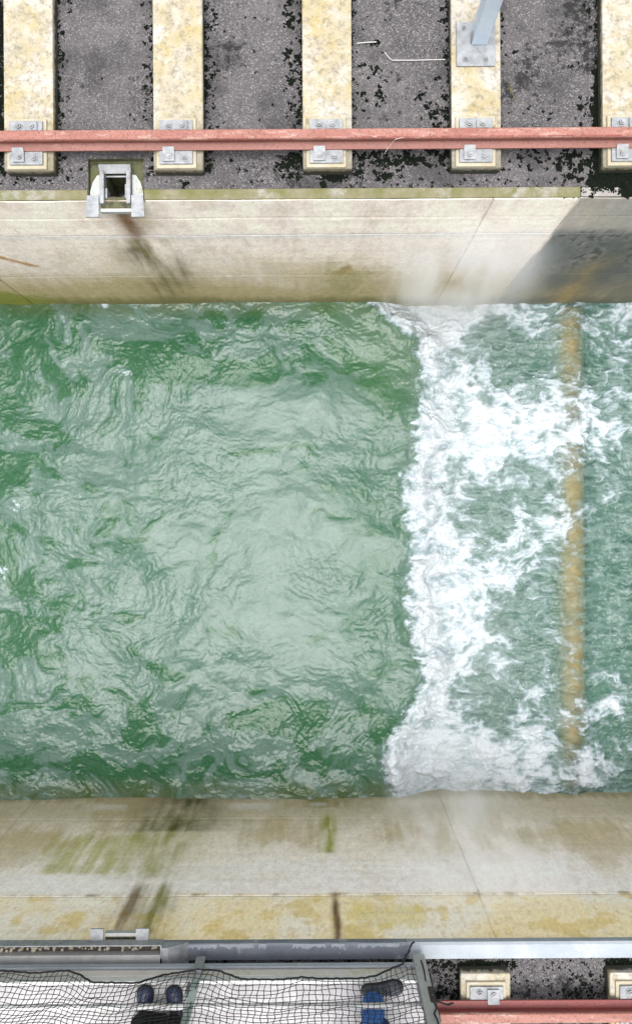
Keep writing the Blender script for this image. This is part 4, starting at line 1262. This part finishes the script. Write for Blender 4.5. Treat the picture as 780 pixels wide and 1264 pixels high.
def build_moss(label, spots, seed, name='moss'):
    """each spot: (x0, y0, x1, y1, count, r_min, r_max) in photograph pixels on the ground"""
    rng = np.random.RandomState(seed)
    V = []; F = []; n = 9
    def one(x, y, r):
        h = 0.003 + r * 0.22; b = len(V)
        st = rng.uniform(0.7, 1.4); a0 = rng.rand() * 6.28
        ca, sa = math.cos(a0), math.sin(a0)
        rr = r * (0.7 + 0.6 * rng.rand(n))
        for ring, (f_, z_) in enumerate(((1.0, -0.002), (0.72, h * 0.75))):
            for i in range(n):
                t = 2 * math.pi * i / n
                dx, dy = rr[i] * f_ * math.cos(t) * st, rr[i] * f_ * math.sin(t) / st
                V.append((x + dx * ca - dy * sa, y + dx * sa + dy * ca, z_ + (0.0015 * rng.randn() if ring else 0)))
        V.append((x, y, h))
        for i in range(n):
            j = (i + 1) % n
            F.append((b + i, b + j, b + n + j)); F.append((b + i, b + n + j, b + n + i)); F.append((b + n + i, b + n + j, b + 2 * n))
    for (x0, y0, x1, y1, cnt, ra_, rb_) in spots:
        for k in range(cnt):
            px = rng.uniform(x0, x1); py = rng.uniform(y0, y1)
            x, y = gpx(px, py)
            r = (ra_ + (rb_ - ra_) * rng.rand() ** 3) * 0.00625
            if 2.42 < y < 2.735 and NX0 - r < x < NX1 + r: continue
            subs = [(x, y, r)] if r < 0.007 else [(x + rng.normal(0, r * 0.55), y + rng.normal(0, r * 0.55), r * rng.uniform(0.3, 0.75)) for _ in range(7)]
            for (x, y, r) in subs:
              one(x, y, r)
    me = np_mesh(name, np.array(V), np.array(F))
    o = link_mesh(name, me, M['moss'])
    tag(o, label, 'moss', kind='stuff')


sp = []
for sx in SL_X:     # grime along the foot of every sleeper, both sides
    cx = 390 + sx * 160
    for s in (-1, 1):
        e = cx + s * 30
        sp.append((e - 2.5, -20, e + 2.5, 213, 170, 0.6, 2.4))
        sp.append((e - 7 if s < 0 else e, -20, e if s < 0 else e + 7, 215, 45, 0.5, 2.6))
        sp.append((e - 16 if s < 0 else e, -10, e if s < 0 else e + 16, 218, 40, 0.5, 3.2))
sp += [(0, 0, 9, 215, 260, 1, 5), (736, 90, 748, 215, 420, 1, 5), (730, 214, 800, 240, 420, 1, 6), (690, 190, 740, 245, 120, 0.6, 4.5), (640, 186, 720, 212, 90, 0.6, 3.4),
       (440, 186, 560, 206, 190, 0.6, 4), (440, 200, 500, 222, 90, 0.6, 4), (395, 212, 432, 224, 60, 1, 5), (340, 192, 378, 222, 100, 0.6, 4), (250, 160, 268, 212, 30, 0.6, 3), (255, 195, 300, 210, 10, 0.6, 2.4),
       (253, 0, 272, 130, 60, 0.6, 4), (355, 0, 376, 210, 130, 0.6, 4.5), (180, 0, 192, 150, 50, 0.6, 3), (443, 80, 480, 130, 34, 0.8, 4), (515, 95, 558, 150, 34, 0.6, 3.5), (535, 130, 560, 160, 26, 1, 4),
       (715, 120, 746, 180, 60, 0.6, 4), (625, 60, 740, 160, 16, 0.6, 2.6), (260, 20, 376, 150, 60, 0.4, 2.0), (74, 10, 190, 200, 30, 0.4, 1.6), (445, 10, 556, 150, 60, 0.4, 1.6), (620, 10, 745, 240, 80, 0.4, 1.6),
       (0, 205, 105, 225, 60, 0.5, 3), (180, 200, 380, 230, 90, 0.4, 2.2), (225, 222, 240, 232, 14, 0.6, 3), (430, 222, 720, 240, 160, 0.4, 2.0), (460, 52, 472, 58, 14, 1.0, 3.0), (250, 205, 262, 214, 20, 1, 3)]
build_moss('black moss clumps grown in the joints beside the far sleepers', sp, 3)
sp = [(500, 1183, 780, 1236, 900, 0.4, 1.7), (535, 1190, 568, 1236, 160, 0.5, 2.6), (562, 1188, 632, 1195, 240, 0.8, 2.8), (744, 1186, 800, 1194, 200, 0.8, 2.8), (560, 1194, 569, 1236, 90, 0.8, 2.8), (742, 1192, 750, 1236, 80, 0.8, 2.8),
      (690, 1205, 748, 1236, 120, 0.5, 2.4), (500, 1182, 560, 1200, 140, 0.5, 2.4), (225, 1176, 500, 1190, 260, 0.6, 2.4)]
build_moss('black moss speckling the near bank beside the red rail', sp, 4)

# ------------------------------------------------------------------ small litter on the far bank
x, y = gpx(443, 55); x2, y2 = gpx(468, 54)
mb = MB(); mb.tube([(x, y, 0.012), ((x + x2) / 2, y + 0.004, 0.018), (x2, y2, 0.02)], 0.004, 6)
tag(mb.build('iron_rod', M['wire']), 'short thin rod ending in a black moss tuft between far sleepers', 'rod')
pts = [gpx(478, 66), gpx(482, 72), gpx(487, 76), gpx(515, 76.5), gpx(552, 75.5)]
mb = MB(); mb.tube([(p[0], p[1], 0.012 + 0.004 * (i % 2)) for i, p in enumerate(pts)], 0.0035, 6)
tag(mb.build('bent_wire', M['wire']), 'long thin bent wire lying left of the blue post', 'wire')
pts = [gpx(633, 107), gpx(632, 114), gpx(636, 121), gpx(637, 127)]
mb = MB(); mb.tube([(p[0], p[1], 0.014) for p in pts], [0.005, 0.006, 0.005, 0.003], 6)
p = gpx(632, 114); q = gpx(637, 110); mb.tube([(p[0], p[1], 0.014), (q[0], q[1], 0.03)], [0.004, 0.002], 5)
tag(mb.build('twig', M['twig']), 'small forked brown twig right of the blue post', 'twig')
